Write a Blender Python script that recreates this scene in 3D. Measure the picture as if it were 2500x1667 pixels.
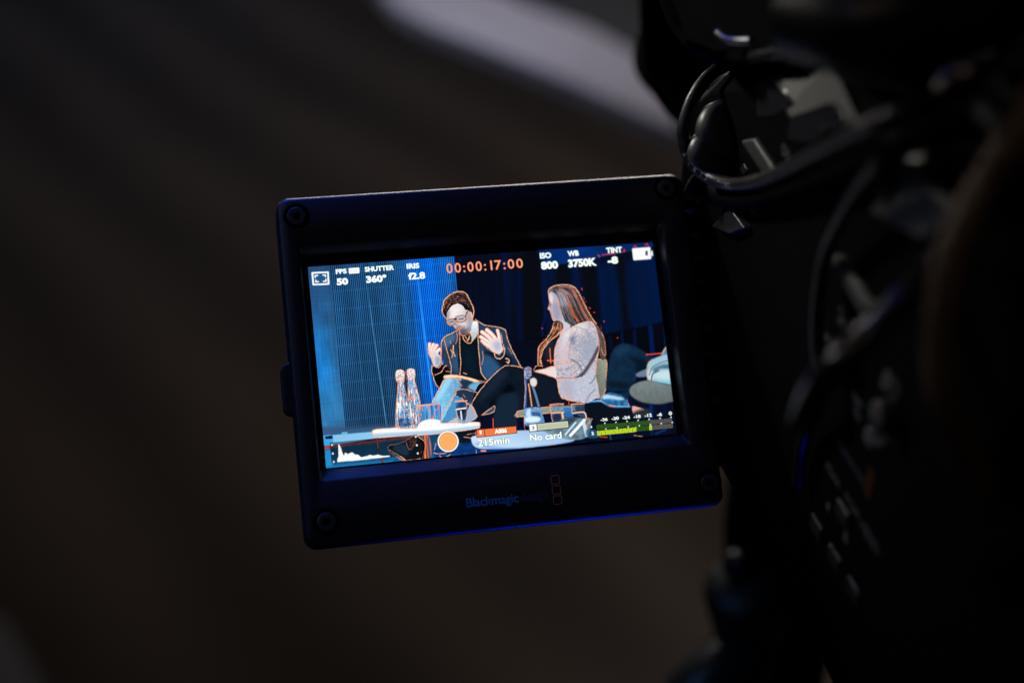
import bpy, bmesh, math, random
import numpy as np
from mathutils import Vector, Matrix

for o in list(bpy.data.objects):
    bpy.data.objects.remove(o)
scn = bpy.context.scene
C = scn.collection
rng = random.Random(7)

# ------------------------------------------------------------------ camera
PITCH = math.radians(35)
CAM = Matrix.Translation((0, 0, 1.60)) @ Matrix.Rotation(math.radians(90) - PITCH, 4, 'X')
cam_data = bpy.data.cameras.new('camera')
cam = bpy.data.objects.new('camera', cam_data)
C.objects.link(cam)
cam.matrix_world = CAM
cam_data.lens = 50
cam_data.sensor_width = 36
cam_data.clip_start = 0.02
cam_data.clip_end = 60
cam_data.dof.use_dof = True
cam_data.dof.focus_distance = 0.3512
cam_data.dof.aperture_fstop = 5.0
cam_data.dof.aperture_blades = 0
scn.camera = cam

# ------------------------------------------------------------------ world and lamps
w = bpy.data.worlds.new('World')
scn.world = w
w.use_nodes = True
w.node_tree.nodes['Background'].inputs[0].default_value = (0.10, 0.13, 0.35, 1)
w.node_tree.nodes['Background'].inputs[1].default_value = 0.0035
scn.view_settings.view_transform = 'Standard'
scn.view_settings.look = 'None'
scn.view_settings.gamma = 1
scn.view_settings.exposure = 0
scn.view_settings.use_curve_mapping = False

def at(x, y, z):                       # metres right, up and (negative) forward of the photographer -> world
    return CAM @ Vector((x, y, z))

def lamp(name, loc, target, size, power, col, spread=180):
    d = bpy.data.lights.new(name, 'AREA')
    d.shape = 'RECTANGLE'
    d.size, d.size_y = size
    d.energy = power
    d.color = col
    d.spread = math.radians(spread)
    o = bpy.data.objects.new(name, d)
    C.objects.link(o)
    o.location = loc
    o.rotation_euler = (target - loc).to_track_quat('-Z', 'Y').to_euler()
    return o

lamp('stage_lamp_white', at(0.08, 0.66, -0.98), at(0.0, 0.04, -0.36), (0.6, 0.08), 0.9, (1.0, 0.93, 0.84), 60)
lamp('cowl_fill', at(-0.62, 0.66, -0.62), at(0.060, 0.058, -0.32), (0.08, 0.08), 0.020, (1.0, 0.94, 0.84), 10)  # unseen narrow source, added to put a highlight on the cowl
lamp('blue_fill_top', at(-0.26, 0.85, -0.42), at(-0.07, -0.04, -0.36), (0.12, 0.20), 0.065, (0.02, 0.11, 1.0), 16)  # small unseen source, added to turn the lower recess wall blue
lamp('stage_lamp_blue', at(-0.60, 0.35, 0.20), at(-0.06, 0, -0.36), (0.20, 0.20), 0.010, (0.18, 0.45, 1.0), 20)
lamp('blue_fill_low', at(0.12, -0.72, -0.48), at(0.035, -0.085, -0.365), (0.05, 0.04), 0.012, (0.0, 0.03, 1.0), 9)  # small unseen source from below, added for the blue bottom chamfer
lamp('front_fill_warm', at(-0.35, 0.55, 0.35), at(0.0, 0, -0.36), (0.30, 0.30), 0.016, (1.0, 0.66, 0.50), 50)  # added warm fill near the viewpoint for bezel and emblem
lamp('cable_fill_amber', at(0.02, 0.30, 0.02), at(0.085, 0.0, -0.22), (0.06, 0.06), 0.0005, (1.0, 0.74, 0.5), 22)  # added amber fill that brings out the brown cable
lamp('desk_fill', Vector((-0.55, 1.7, 1.75)), Vector((-0.06, 1.40, 1.00)), (0.25, 0.25), 0.19, (0.74, 0.78, 1.0), 34)  # unseen fill, added only to brighten the pale desk edge
lamp('desk_fill_warm', Vector((0.45, 1.9, 1.9)), Vector((0.12, 1.3, 1.0)), (0.4, 0.4), 0.07, (1.0, 0.90, 0.95), 60)  # second added fill, warming the right end of the desk
lamp('house_lamp_warm', Vector((1.0, 2.4, 2.6)), Vector((0.6, 2.3, 0)), (1.6, 1.6), 5.2, (1.0, 0.80, 0.66), 110)
lamp('house_lamp_cool', Vector((-0.9, 4.3, 2.4)), Vector((-0.9, 4.4, 0)), (1.5, 1.5), 2.4, (0.62, 0.72, 1.0), 110)

# ------------------------------------------------------------------ materials
def mat(name, col, rough=0.5, metal=0.0, bump=0.0, scale=300, var=0.0, spec=0.5, coat=0.0):
    m = bpy.data.materials.new(name)
    m.use_nodes = True
    nt = m.node_tree
    b = nt.nodes['Principled BSDF']
    b.inputs['Roughness'].default_value = rough
    b.inputs['Metallic'].default_value = metal
    b.inputs['Specular IOR Level'].default_value = spec
    b.inputs['Coat Weight'].default_value = coat
    tc = nt.nodes.new('ShaderNodeTexCoord')
    n = nt.nodes.new('ShaderNodeTexNoise')
    n.inputs['Scale'].default_value = scale
    n.inputs['Detail'].default_value = 4
    nt.links.new(tc.outputs['Object'], n.inputs['Vector'])
    r = nt.nodes.new('ShaderNodeValToRGB')
    r.color_ramp.elements[0].position = 0.3
    r.color_ramp.elements[1].position = 0.7
    r.color_ramp.elements[0].color = (*[c * (1 - var) for c in col], 1)
    r.color_ramp.elements[1].color = (*[min(1, c * (1 + var)) for c in col], 1)
    nt.links.new(n.outputs['Fac'], r.inputs['Fac'])
    nt.links.new(r.outputs['Color'], b.inputs['Base Color'])
    if bump:
        bp = nt.nodes.new('ShaderNodeBump')
        bp.inputs['Strength'].default_value = bump
        bp.inputs['Distance'].default_value = 0.0003
        nt.links.new(n.outputs['Fac'], bp.inputs['Height'])
        nt.links.new(bp.outputs['Normal'], b.inputs['Normal'])
    return m

def glow(name, col, s=1.0):
    m = bpy.data.materials.new(name)
    m.use_nodes = True
    nt = m.node_tree
    nt.nodes.clear()
    e = nt.nodes.new('ShaderNodeEmission')
    e.inputs[0].default_value = (*[((c / 255 + .055) / 1.055) ** 2.4 if c > 10 else c / 255 / 12.92 for c in col], 1)
    e.inputs[1].default_value = s
    o = nt.nodes.new('ShaderNodeOutputMaterial')
    nt.links.new(e.outputs[0], o.inputs[0])
    return m

M = {}
M['shell'] = mat('black_anodised_metal', (0.020, 0.022, 0.026), 0.42, 0.0, 0.25, 1800, 0.12)
M['lip'] = mat('black_satin_trim', (0.022, 0.024, 0.028), 0.36, 0.0, 0.1, 900, 0.1)
M['matte'] = mat('matte_black_plastic', (0.004, 0.004, 0.0045), 0.8, 0, 0.3, 1500, 0.2, 0.02)
M['recess_shade'] = mat('recess_shade_black', (0.0008, 0.0008, 0.001), 0.9, 0, 0, 500, 0.1, 0.0)  # near-black colour standing for the shade inside recesses
M['glass'] = mat('dark_screen_glass', (0.004, 0.004, 0.006), 0.12, 0, 0, 100, 0.0)
M['rubber'] = mat('black_cable_rubber', (0.013, 0.013, 0.016), 0.36, 0, 0.3, 900, 0.2)
M['cowl'] = mat('grey_painted_metal', (0.18, 0.18, 0.17), 0.40, 0, 0.2, 1500, 0.08)
M['trim'] = mat('dark_grey_metal', (0.045, 0.05, 0.045), 0.5, 0, 0.2, 1500, 0.08)
M['ring'] = mat('dark_ribbed_ring', (0.05, 0.051, 0.052), 0.42, 0, 0.1, 900, 0.1, 0.8)
M['gloss'] = mat('glossy_black_plastic', (0.02, 0.02, 0.025), 0.22, 0, 0.1, 600, 0.1)
M['cable_print'] = mat('white_cable_print', (0.8, 0.8, 0.85), 0.6, 0, 0, 4000, 0.2)
M['head'] = mat('dark_screw_steel', (0.045, 0.047, 0.055), 0.4, 0, 0, 900, 0.1)
M['print'] = mat('pale_print', (0.13, 0.13, 0.16), 0.6, 0, 0, 4000, 0.25)
M['print_dim'] = mat('blue_lit_grey_print', (0.04, 0.07, 0.22), 0.6, 0, 0, 300, 0.1)  # grey lettering with the blue stage light mixed into its colour
M['print_blue_lit'] = mat('blue_lit_print', (0.08, 0.38, 1.0), 0.5, 0, 0, 300, 0.1)  # white lettering; the blue cast of the stage light is its colour
M['print_side'] = mat('dim_side_print', (0.08, 0.09, 0.14), 0.6, 0, 0, 300, 0.1)
M['print_orange'] = mat('orange_print', (0.22, 0.06, 0.015), 0.6, 0, 0, 300, 0.1)
M['print_rose'] = mat('copper_print', (0.85, 0.26, 0.14), 0.6, 0, 0, 300, 0.1)
M['steel'] = mat('brushed_steel', (0.35, 0.35, 0.36), 0.3, 1.0, 0.1, 900, 0.1)
M['tan'] = mat('tan_leather', (0.13, 0.085, 0.05), 0.55, 0, 0.4, 400, 0.2)
M['white_panel'] = mat('pale_grey_laminate', (0.55, 0.54, 0.60), 0.5, 0, 0.05, 12, 0.05)
M['teal_top'] = mat('dark_table_top', (0.03, 0.038, 0.045), 0.6, 0, 0.05, 12, 0.1)
M['paper'] = mat('pale_paper', (0.22, 0.22, 0.27), 0.7, 0, 0.05, 12, 0.05)

# ------------------------------------------------------------------ object helpers
def tag(o, label=None, cat=None, group=None, kind=None):
    if label: o['label'] = label
    if cat: o['category'] = cat
    if group: o['group'] = group
    if kind: o['kind'] = kind
    return o

def empty(name, mw):
    o = bpy.data.objects.new(name, None)
    o.empty_display_size = 0.02
    C.objects.link(o)
    o.matrix_world = mw
    return o

def mesh_obj(name, verts, faces, material, parent=None, smooth=False, bevel=0.0, seg=2, sub=0):
    """verts are in the parent's frame (or world when there is no parent)"""
    me = bpy.data.meshes.new(name)
    me.from_pydata([tuple(v) for v in verts], [], faces)
    bm = bmesh.new(); bm.from_mesh(me)
    bmesh.ops.recalc_face_normals(bm, faces=bm.faces)
    bm.to_mesh(me); bm.free()
    me.materials.append(material)
    if smooth:
        me.polygons.foreach_set('use_smooth', [True] * len(me.polygons))
    o = bpy.data.objects.new(name, me)
    C.objects.link(o)
    if parent is not None:
        o.parent = parent
    if bevel:
        b = o.modifiers.new('bevel', 'BEVEL'); b.width = bevel; b.segments = seg; b.limit_method = 'ANGLE'
        b.angle_limit = math.radians(28)
        me.polygons.foreach_set('use_smooth', [True] * len(me.polygons))
        wn = o.modifiers.new('wn', 'WEIGHTED_NORMAL'); wn.keep_sharp = True
    if sub:
        s = o.modifiers.new('sub', 'SUBSURF'); s.levels = sub; s.render_levels = sub
    return o

def rrect(x0, x1, y0, y1, r, z, n=8):
    pts = []
    for cx, cy, a0 in ((x1 - r, y1 - r, 0), (x0 + r, y1 - r, 90), (x0 + r, y0 + r, 180), (x1 - r, y0 + r, 270)):
        for k in range(n + 1):
            a = math.radians(a0 + 90 * k / n)
            pts.append(Vector((cx + r * math.cos(a), cy + r * math.sin(a), z)))
    return pts

def bridge(loops, cap0=True, cap1=True):
    v = []; f = []
    n = len(loops[0])
    for l in loops: v += l
    for i in range(len(loops) - 1):
        for k in range(n):
            a = i * n + k; b = i * n + (k + 1) % n
            f.append((a, b, b + n, a + n))
    if cap0: f.append(tuple(range(n))[::-1])
    if cap1: f.append(tuple(range((len(loops) - 1) * n, len(loops) * n)))
    return v, f

def smooth_path(pts, m=8, closed=False):
    P = [Vector(p) for p in pts]
    out = []
    n = len(P)
    for i in range(n if closed else n - 1):
        if closed:
            p0, p1, p2, p3 = P[i - 1], P[i], P[(i + 1) % n], P[(i + 2) % n]
        else:
            p0, p1, p2, p3 = P[max(i - 1, 0)], P[i], P[i + 1], P[min(i + 2, n - 1)]
        for k in range(m):
            t = k / m
            out.append(0.5 * ((2 * p1) + (p2 - p0) * t + (2 * p0 - 5 * p1 + 4 * p2 - p3) * t * t + (3 * p1 - p0 - 3 * p2 + p3) * t ** 3))
    if not closed: out.append(P[-1])
    return out

def tube_geo(path, r, n=14, closed=False):
    """sweep; r is a number or a list per path point; parallel-transport frame"""
    m = len(path)
    rs = r if isinstance(r, (list, tuple)) else [r] * m
    if len(rs) != m:
        rs = [rs[min(int(i / (m - 1) * (len(rs) - 1)), len(rs) - 2)] * (1 - ((i / (m - 1) * (len(rs) - 1)) - min(int(i / (m - 1) * (len(rs) - 1)), len(rs) - 2)))
              + rs[min(int(i / (m - 1) * (len(rs) - 1)), len(rs) - 2) + 1] * ((i / (m - 1) * (len(rs) - 1)) - min(int(i / (m - 1) * (len(rs) - 1)), len(rs) - 2)) for i in range(m)]
    T = []
    for i in range(m):
        a = path[i - 1] if i else path[i]
        b = path[i + 1] if i < m - 1 else path[i]
        T.append((b - a).normalized())
    nrm = T[0].orthogonal().normalized()
    loops = []
    for i in range(m):
        nrm = (nrm - T[i] * nrm.dot(T[i])).normalized()
        bn = T[i].cross(nrm)
        loops.append([path[i] + (nrm * math.cos(2 * math.pi * k / n) + bn * math.sin(2 * math.pi * k / n)) * rs[i] for k in range(n)])
    return bridge(loops)

def lathe_geo(prof, axis_o, axis, n=40):
    """prof = [(radius, along)], revolved about axis through axis_o"""
    a = axis.normalized(); u = a.orthogonal().normalized(); v = a.cross(u)
    loops = [[axis_o + a * s + (u * math.cos(2 * math.pi * k / n) + v * math.sin(2 * math.pi * k / n)) * r for k in range(n)] for r, s in prof]
    return bridge(loops)

def join_geo(parts):
    V = []; F = []
    for v, f in parts:
        o = len(V); V += list(v); F += [tuple(i + o for i in q) for q in f]
    return V, F

def box_geo(x0, x1, y0, y1, z0, z1):
    v = [Vector((x, y, z)) for x in (x0, x1) for y in (y0, y1) for z in (z0, z1)]
    return v, [(0, 1, 3, 2), (4, 6, 7, 5), (0, 4, 5, 1), (2, 3, 7, 6), (0, 2, 6, 4), (1, 5, 7, 3)]

def prism_geo(poly, z0, z1):
    n = len(poly)
    v = [Vector((p[0], p[1], z0)) for p in poly] + [Vector((p[0], p[1], z1)) for p in poly]
    return v, [tuple(range(n))[::-1], tuple(range(n, 2 * n))] + [(i, (i + 1) % n, (i + 1) % n + n, i + n) for i in range(n)]

def text_geo(s, x0, y0, x1, y1, z, bold=0.0, spacing=1.0, mode='cap'):
    """letters as a flat sheet whose capitals fill the box x0..x1, y0..y1"""
    cu = bpy.data.curves.new('t', 'FONT')
    cu.body = s
    cu.offset = bold
    cu.space_character = spacing
    cu.resolution_u = 3
    cu.fill_mode = 'FRONT'
    o = bpy.data.objects.new('t', cu)
    C.objects.link(o)
    dg = bpy.context.evaluated_depsgraph_get()
    me = bpy.data.meshes.new_from_object(o.evaluated_get(dg))
    bpy.data.objects.remove(o)
    bpy.data.curves.remove(cu)
    vs = [v.co.copy() for v in me.vertices]
    fs = [tuple(p.vertices) for p in me.polygons]
    bpy.data.meshes.remove(me)
    ax = min(v.x for v in vs); bx = max(v.x for v in vs)
    cap = 0.685 + bold
    ay = -bold
    out = [Vector((x0 + (v.x - ax) / (bx - ax) * (x1 - x0), y0 + (v.y - ay) / (cap - ay) * (y1 - y0), z)) for v in vs]
    return out, fs

# ------------------------------------------------------------------ measured outlines and cable runs (mm on the body side, metres in the room)
COWL = [(-50.8, 95.4, -14.0), (-4.3, 117.8, 0.0), (-4.3, 121.6, -9.0), (-38.2, 104.1, -16.0), (-68.2, 88.8, -20.0), (11.3, 118.7, 0.6), (17.2, 124.9, 1.6), (18.3, 129.8, -2.0), (29.1, 131.9, 0.0), (31.0, 127.8, 1.0), (27.6, 126.4, 1.0), (10.1, 115.0, 0.6), (6.5, 115.1, 0.6), (39.6, 127.8, 0.0), (37.6, 127.4, 0.6)]
WIN1 = [(-11.5, 113.3, 0.0), (-3.1, 118.0, 0.0), (9.1, 117.8, 0.0), (5.2, 114.4, 0.0), (0.2, 110.4, 0.0), (-6.8, 106.8, 0.0), (-9.4, 105.9, 0.0)]
WIN2 = [(8.9, 114.1, 0.0), (25.5, 125.1, 0.0), (29.0, 126.6, 0.0), (36.4, 126.6, 0.0), (30.5, 122.2, 0.0), (20.9, 114.1, 0.0), (9.0, 109.1, 0.0)]
HOOK = [(27.1, 121.0, 1.5), (28.5, 122.1, 2.0), (28.3, 122.0, 1.5), (27.9, 121.4, 1.0), (28.3, 121.3, 1.5), (27.2, 119.7, 1.0)]
TRIM = [(-1.7, 118.7, 0.6), (10.5, 118.4, 0.6), (6.5, 115.1, 0.6), (9.8, 114.6, 0.6)]
BARREL = [(-57.1, 84.2, -14.0), (-28.0, 92.8, 0.0), (-26.3, 87.9, 4.0)]
ARM = [(-16.1, 96.4, 0.0), (-8.0, 101.1, 0.0), (6.6, 100.0, 0.0), (0.2, 95.6, 0.0)]
BUTTON = [(-26.9, 67.2, 0.0), (-15.6, 78.9, 0.0), (-5.1, 79.2, 0.0), (-14.1, 72.1, 0.0)]
DIAMOND = [(-13.7, 91.7, 0.0), (-11.0, 91.3, 0.0), (-12.6, 89.0, 0.0), (-15.5, 89.1, 0.0)]
PLATE = [(61.7, 130.5, 0.0), (81.8, 132.5, 0.0), (72.6, 121.2, 0.0), (51.6, 115.2, 0.0)]
RAIL = [(39.5, 98.4, 0.0), (43.9, 101.4, 0.0), (61.0, 100.2, 0.0), (57.0, 95.7, 0.0)]
RAIL2 = [(79.7, 150.4, 0.0), (81.8, 152.0, 0.0), (90.1, 150.8, 0.0), (88.4, 148.9, 0.0)]
VF_F = [(0.0290, 0.3196, 1.4898), (0.0335, 0.3107, 1.4771), (0.0360, 0.3072, 1.4721), (0.0393, 0.3043, 1.4680), (0.0437, 0.2980, 1.4677), (0.0513, 0.2926, 1.4686), (0.0573, 0.2838, 1.4735), (0.0617, 0.2712, 1.4817), (0.0657, 0.2578, 1.4887), (0.0739, 0.2539, 1.4919), (0.0816, 0.2566, 1.4957), (0.0972, 0.2619, 1.5033)]
VF_B = [(0.0361, 0.3736, 1.4711), (0.0414, 0.3633, 1.4563), (0.0443, 0.3598, 1.4514), (0.0482, 0.3570, 1.4473), (0.0522, 0.3464, 1.4496), (0.0586, 0.3364, 1.4528), (0.0657, 0.3274, 1.4573), (0.0702, 0.3098, 1.4670), (0.0765, 0.3014, 1.4726), (0.0848, 0.2928, 1.4777), (0.0937, 0.2956, 1.4817), (0.1116, 0.3007, 1.4890)]
VF_STRIP = [(0.0521, 0.2903, 1.4724), (0.0548, 0.2823, 1.4766), (0.0582, 0.2744, 1.4810), (0.0613, 0.2667, 1.4857)]
VF_STRIP2 = [(0.0454, 0.2963, 1.4757), (0.0469, 0.2936, 1.4753), (0.0491, 0.2914, 1.4758), (0.0516, 0.2886, 1.4770)]
HANDLE = [(0.0525, 0.2442, 1.5007), (0.0618, 0.2330, 1.5030), (0.0747, 0.2347, 1.5046), (0.0942, 0.2480, 1.5054)]
BOLT = [(0.0650, 0.2545, 1.4883), (0.0621, 0.2588, 1.4874)]
TRI = [(0.1069, 0.4091, 1.2253), (0.0890, 0.3856, 1.2092), (0.0840, 0.3865, 1.2279), (0.0638, 0.3642, 1.1786), (0.0796, 0.3704, 1.1875), (0.0950, 0.3832, 1.1883)]
CAB1 = [(0.0635, 0.3280, 1.4582), (0.0551, 0.3245, 1.4567), (0.0488, 0.3209, 1.4550), (0.0444, 0.3169, 1.4511), (0.0419, 0.3130, 1.4455), (0.0419, 0.3100, 1.4413), (0.0440, 0.3063, 1.4377), (0.0482, 0.3007, 1.4367), (0.0515, 0.2895, 1.4415), (0.0541, 0.2764, 1.4493), (0.0567, 0.2628, 1.4592), (0.0589, 0.2489, 1.4701), (0.0611, 0.2347, 1.4810), (0.0637, 0.2184, 1.4931), (0.0750, 0.2242, 1.4961), (0.0934, 0.2363, 1.4994)]
LET = [(0.0515, 0.2895, 1.4415), (0.0427, 0.3086, 1.4392)]
CAB2 = [(0.0436, 0.3108, 1.4301), (0.0495, 0.3084, 1.4284), (0.0547, 0.2871, 1.4390), (0.0585, 0.2668, 1.4526), (0.0620, 0.2476, 1.4666), (0.0646, 0.2300, 1.4793), (0.0686, 0.2126, 1.4925), (0.0786, 0.2118, 1.4958), (0.0864, 0.2088, 1.4988)]
CAB3 = [(0.0634, 0.2180, 1.4846), (0.0630, 0.2256, 1.4765), (0.0625, 0.2330, 1.4659), (0.0621, 0.2396, 1.4540), (0.0620, 0.2407, 1.4437), (0.0623, 0.2396, 1.4356), (0.0628, 0.2371, 1.4303), (0.0635, 0.2339, 1.4258), (0.0636, 0.2336, 1.4202), (0.0634, 0.2385, 1.4120), (0.0635, 0.2419, 1.4025), (0.0641, 0.2424, 1.3915)]
CAB4 = [(0.0876, 0.2264, 1.4701), (0.0778, 0.2144, 1.4704), (0.0700, 0.2052, 1.4694), (0.0643, 0.1995, 1.4665), (0.0596, 0.1954, 1.4641), (0.0555, 0.1933, 1.4611), (0.0529, 0.1932, 1.4574), (0.0519, 0.1954, 1.4519), (0.0521, 0.2006, 1.4419)]
CAB5 = [(0.0941, 0.2225, 1.5081), (0.0875, 0.2147, 1.5022), (0.0825, 0.2085, 1.4968), (0.0781, 0.2031, 1.4925), (0.0745, 0.1987, 1.4898), (0.0713, 0.1945, 1.4855), (0.0693, 0.1911, 1.4807), (0.0689, 0.1886, 1.4754), (0.0689, 0.1865, 1.4689), (0.0698, 0.1844, 1.4623), (0.0721, 0.1829, 1.4550), (0.0764, 0.1825, 1.4475), (0.0823, 0.1813, 1.4405), (0.0910, 0.1818, 1.4325)]
CAB6 = [(0.0629, 0.2674, 1.4997), (0.0670, 0.2601, 1.5000), (0.0700, 0.2526, 1.5003), (0.0755, 0.2504, 1.5004), (0.0814, 0.2492, 1.4995), (0.0862, 0.2459, 1.4989), (0.0881, 0.2402, 1.4985), (0.0865, 0.2245, 1.4984)]
CAB7 = [(0.0621, 0.2441, 1.4954), (0.0679, 0.2432, 1.4954), (0.0747, 0.2438, 1.4962), (0.0823, 0.2477, 1.4967), (0.0904, 0.2527, 1.4972), (0.1024, 0.2602, 1.4983)]
CAB8 = [(0.0696, 0.2286, 1.4732), (0.0712, 0.2259, 1.4780), (0.0749, 0.2227, 1.4822), (0.0797, 0.2182, 1.4845), (0.0843, 0.2130, 1.4858), (0.0905, 0.2110, 1.4829)]
PLUG = [(0.0692, 0.2132, 1.5005), (0.0712, 0.2153, 1.5008), (0.0732, 0.2168, 1.5011), (0.0747, 0.2169, 1.5014), (0.0763, 0.2178, 1.5017)]
HOOD_F = [(0.0414, 0.4559, 1.4317), (0.0422, 0.4419, 1.4117), (0.0453, 0.4326, 1.3984), (0.0528, 0.4264, 1.3896), (0.0690, 0.4241, 1.3862), (0.0744, 0.4559, 1.4317)]
HOOD_B = [(0.0507, 0.5238, 1.4066), (0.0516, 0.5078, 1.3837), (0.0552, 0.4980, 1.3697), (0.0630, 0.4913, 1.3601), (0.0793, 0.4890, 1.3570), (0.0855, 0.5238, 1.4066)]
DESK = [(-0.164, 1.599), (-0.133, 1.517), (-0.093, 1.462), (-0.021, 1.393), (0.061, 1.312), (0.157, 1.201), (0.167, 1.302), (0.126, 1.385), (0.084, 1.447), (0.018, 1.509), (-0.048, 1.599)]
DESK = [(x, y, 1.0) for x, y in DESK]
DESK_TOP = [(-0.051, 1.628), (0.018, 1.531), (0.085, 1.470), (0.127, 1.408), (0.170, 1.324), (0.268, 1.642), (0.232, 1.757), (-0.026, 1.757)]
PAPER = [(-0.900, 1.605), (-0.777, 1.535), (-0.703, 1.437), (-0.652, 1.345), (-0.814, 1.345)]
SHIFT = 0.5

# ------------------------------------------------------------------ the picture on the lit screen
# painted on a 1600 x 900 raster (screen units), then stored as colours on the screen sheet
SW, SH = 1600, 900
img = np.zeros((SH, SW, 3), np.float32)
YY, XX = np.mgrid[0:SH, 0:SW].astype(np.float32)
nr = np.random.RandomState(3)

def blur1(a, s):
    if s <= 0: return a
    k = int(3 * s) + 1
    t = np.exp(-0.5 * (np.arange(-k, k + 1) / s) ** 2); t /= t.sum()
    for ax in (0, 1):
        pad = [(0, 0)] * a.ndim; pad[ax] = (k, k)
        b = np.pad(a, pad, mode='edge')
        out = np.zeros_like(a)
        for i, wt in enumerate(t):
            sl = [slice(None)] * a.ndim; sl[ax] = slice(i, i + a.shape[ax])
            out += wt * b[tuple(sl)]
        a = out
    return a

def vnoise(cx, cy, seed=0):
    r = np.random.RandomState(seed)
    g = r.rand(int(SH / cy) + 3, int(SW / cx) + 3).astype(np.float32)
    fx = XX / cx; fy = YY / cy
    ix = fx.astype(int); iy = fy.astype(int)
    tx = fx - ix; ty = fy - iy
    tx = tx * tx * (3 - 2 * tx); ty = ty * ty * (3 - 2 * ty)
    return (g[iy, ix] * (1 - tx) + g[iy, ix + 1] * tx) * (1 - ty) + (g[iy + 1, ix] * (1 - tx) + g[iy + 1, ix + 1] * tx) * ty

NF = vnoise(4, 4, 1); NM = vnoise(14, 14, 2); NL = vnoise(60, 60, 3); NV = vnoise(5, 60, 4); NH = vnoise(40, 3, 5)

def pts(s):
    a = np.array([float(v) for v in s.split()], np.float32)
    return a.reshape(-1, 2)

def smooth2(P, closed=True, m=5):
    return np.array([(v.x, v.y) for v in smooth_path([(p[0], p[1], 0) for p in P], m, closed)], np.float32)

def mask(P):
    x0 = int(max(0, P[:, 0].min() - 1)); x1 = int(min(SW, P[:, 0].max() + 2))
    y0 = int(max(0, P[:, 1].min() - 1)); y1 = int(min(SH, P[:, 1].max() + 2))
    m = np.zeros((SH, SW), np.float32)
    if x1 <= x0 or y1 <= y0: return m
    X = XX[y0:y1, x0:x1] + .5; Y = YY[y0:y1, x0:x1] + .5
    ins = np.zeros(X.shape, bool)
    for i in range(len(P)):
        ax, ay = P[i - 1]; bx, by = P[i]
        if ay == by: continue
        c = ((ay > Y) != (by > Y)) & (X < (bx - ax) * (Y - ay) / (by - ay) + ax)
        ins ^= c
    m[y0:y1, x0:x1] = ins
    return m

def blend(m, col, a=1.0):
    global img
    c = np.array(col, np.float32) / 255 if not isinstance(col, np.ndarray) else col
    img += (c - img) * (m * a)[..., None]

def line(P, width, col, a=1.0, jit=0.0, soft=1.0, closed=False):
    if closed: P = np.vstack([P, P[:1]])
    pad = width + 3
    for i in range(len(P) - 1):
        ax, ay = P[i]; bx, by = P[i + 1]
        x0 = int(max(0, min(ax, bx) - pad)); x1 = int(min(SW, max(ax, bx) + pad + 1))
        y0 = int(max(0, min(ay, by) - pad)); y1 = int(min(SH, max(ay, by) + pad + 1))
        if x1 <= x0 or y1 <= y0: continue
        X = XX[y0:y1, x0:x1]; Y = YY[y0:y1, x0:x1]
        dx, dy = bx - ax, by - ay
        L2 = dx * dx + dy * dy + 1e-6
        t = np.clip(((X - ax) * dx + (Y - ay) * dy) / L2, 0, 1)
        d = np.hypot(X - ax - t * dx, Y - ay - t * dy)
        k = np.clip((width / 2 - d) / soft + .5, 0, 1) * a
        if jit: k = k * np.clip(1 - jit + 1.6 * jit * NF[y0:y1, x0:x1], 0, 1)
        acc[y0:y1, x0:x1] = np.maximum(acc[y0:y1, x0:x1], k)
    return

acc = np.zeros((SH, SW), np.float32)
def stroke(s, width, col, a=1.0, jit=0.0, closed=False, sm=True, soft=1.5):
    P = pts(s) if isinstance(s, str) else s
    if sm and len(P) > 2: P = smooth2(P, closed)
    acc[:] = 0
    line(P, width, col, a, jit, soft, closed)
    blend(acc, col)

def peak(s, width=4.5, a=1.0, closed=False, jit=0.35, sm=True, hot=1.0):
    """focus-assist outline: a broken orange line with a pale core"""
    P = pts(s) if isinstance(s, str) else s
    if sm and len(P) > 2: P = smooth2(P, closed)
    P = P + (nr.rand(*P.shape).astype(np.float32) - .5) * 2.6
    acc[:] = 0; line(P, width + 1.6, None, .66 * a, jit, 2.8, closed); blend(acc, (222, 112, 78))
    acc[:] = 0; line(P, max(width - 1.6, 1.6), None, .95 * a * hot, min(jit * 2.2, .9), 1.6, closed); blend(acc, (255, 214, 176))

def fill(s, col, a=1.0, sm=True, soft=0, col2=None, d=(0, 1), pk=0, tex=None, amt=0.0, grad=None):
    P = pts(s) if isinstance(s, str) else s
    if sm: P = smooth2(P)
    m = mask(P)
    if soft: m = blur1(m, soft)
    c = np.array(col, np.float32) / 255
    if col2 is not None:
        q = XX * d[0] + YY * d[1]
        pr = P[:, 0] * d[0] + P[:, 1] * d[1]
        t = np.clip((q - pr.min()) / (pr.max() - pr.min() + 1e-6), 0, 1)[..., None]
        c = c * (1 - t) + np.array(col2, np.float32) / 255 * t
    if tex is not None:
        c = c * (1 + (tex - .5)[..., None] * amt)
    if c.ndim == 1: c = np.broadcast_to(c, img.shape)
    blend(m, np.ascontiguousarray(c), a)
    if pk: peak(P, pk, closed=True, sm=False)
    return m

def shade(m, s, col, a, soft):
    """soft patch of tone kept inside mask m"""
    P = smooth2(pts(s))
    k = blur1(mask(P), soft) * m
    blend(k, col, a)

def speck(m, dens, col, size=1, seed=0, a=1.0):
    r = np.random.RandomState(seed)
    g = (r.rand(SH // size + 1, SW // size + 1) < dens).astype(np.float32)
    g = np.kron(g, np.ones((size, size), np.float32))[:SH, :SW]
    blend(blur1(g, .8) * m, col, a)

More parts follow.
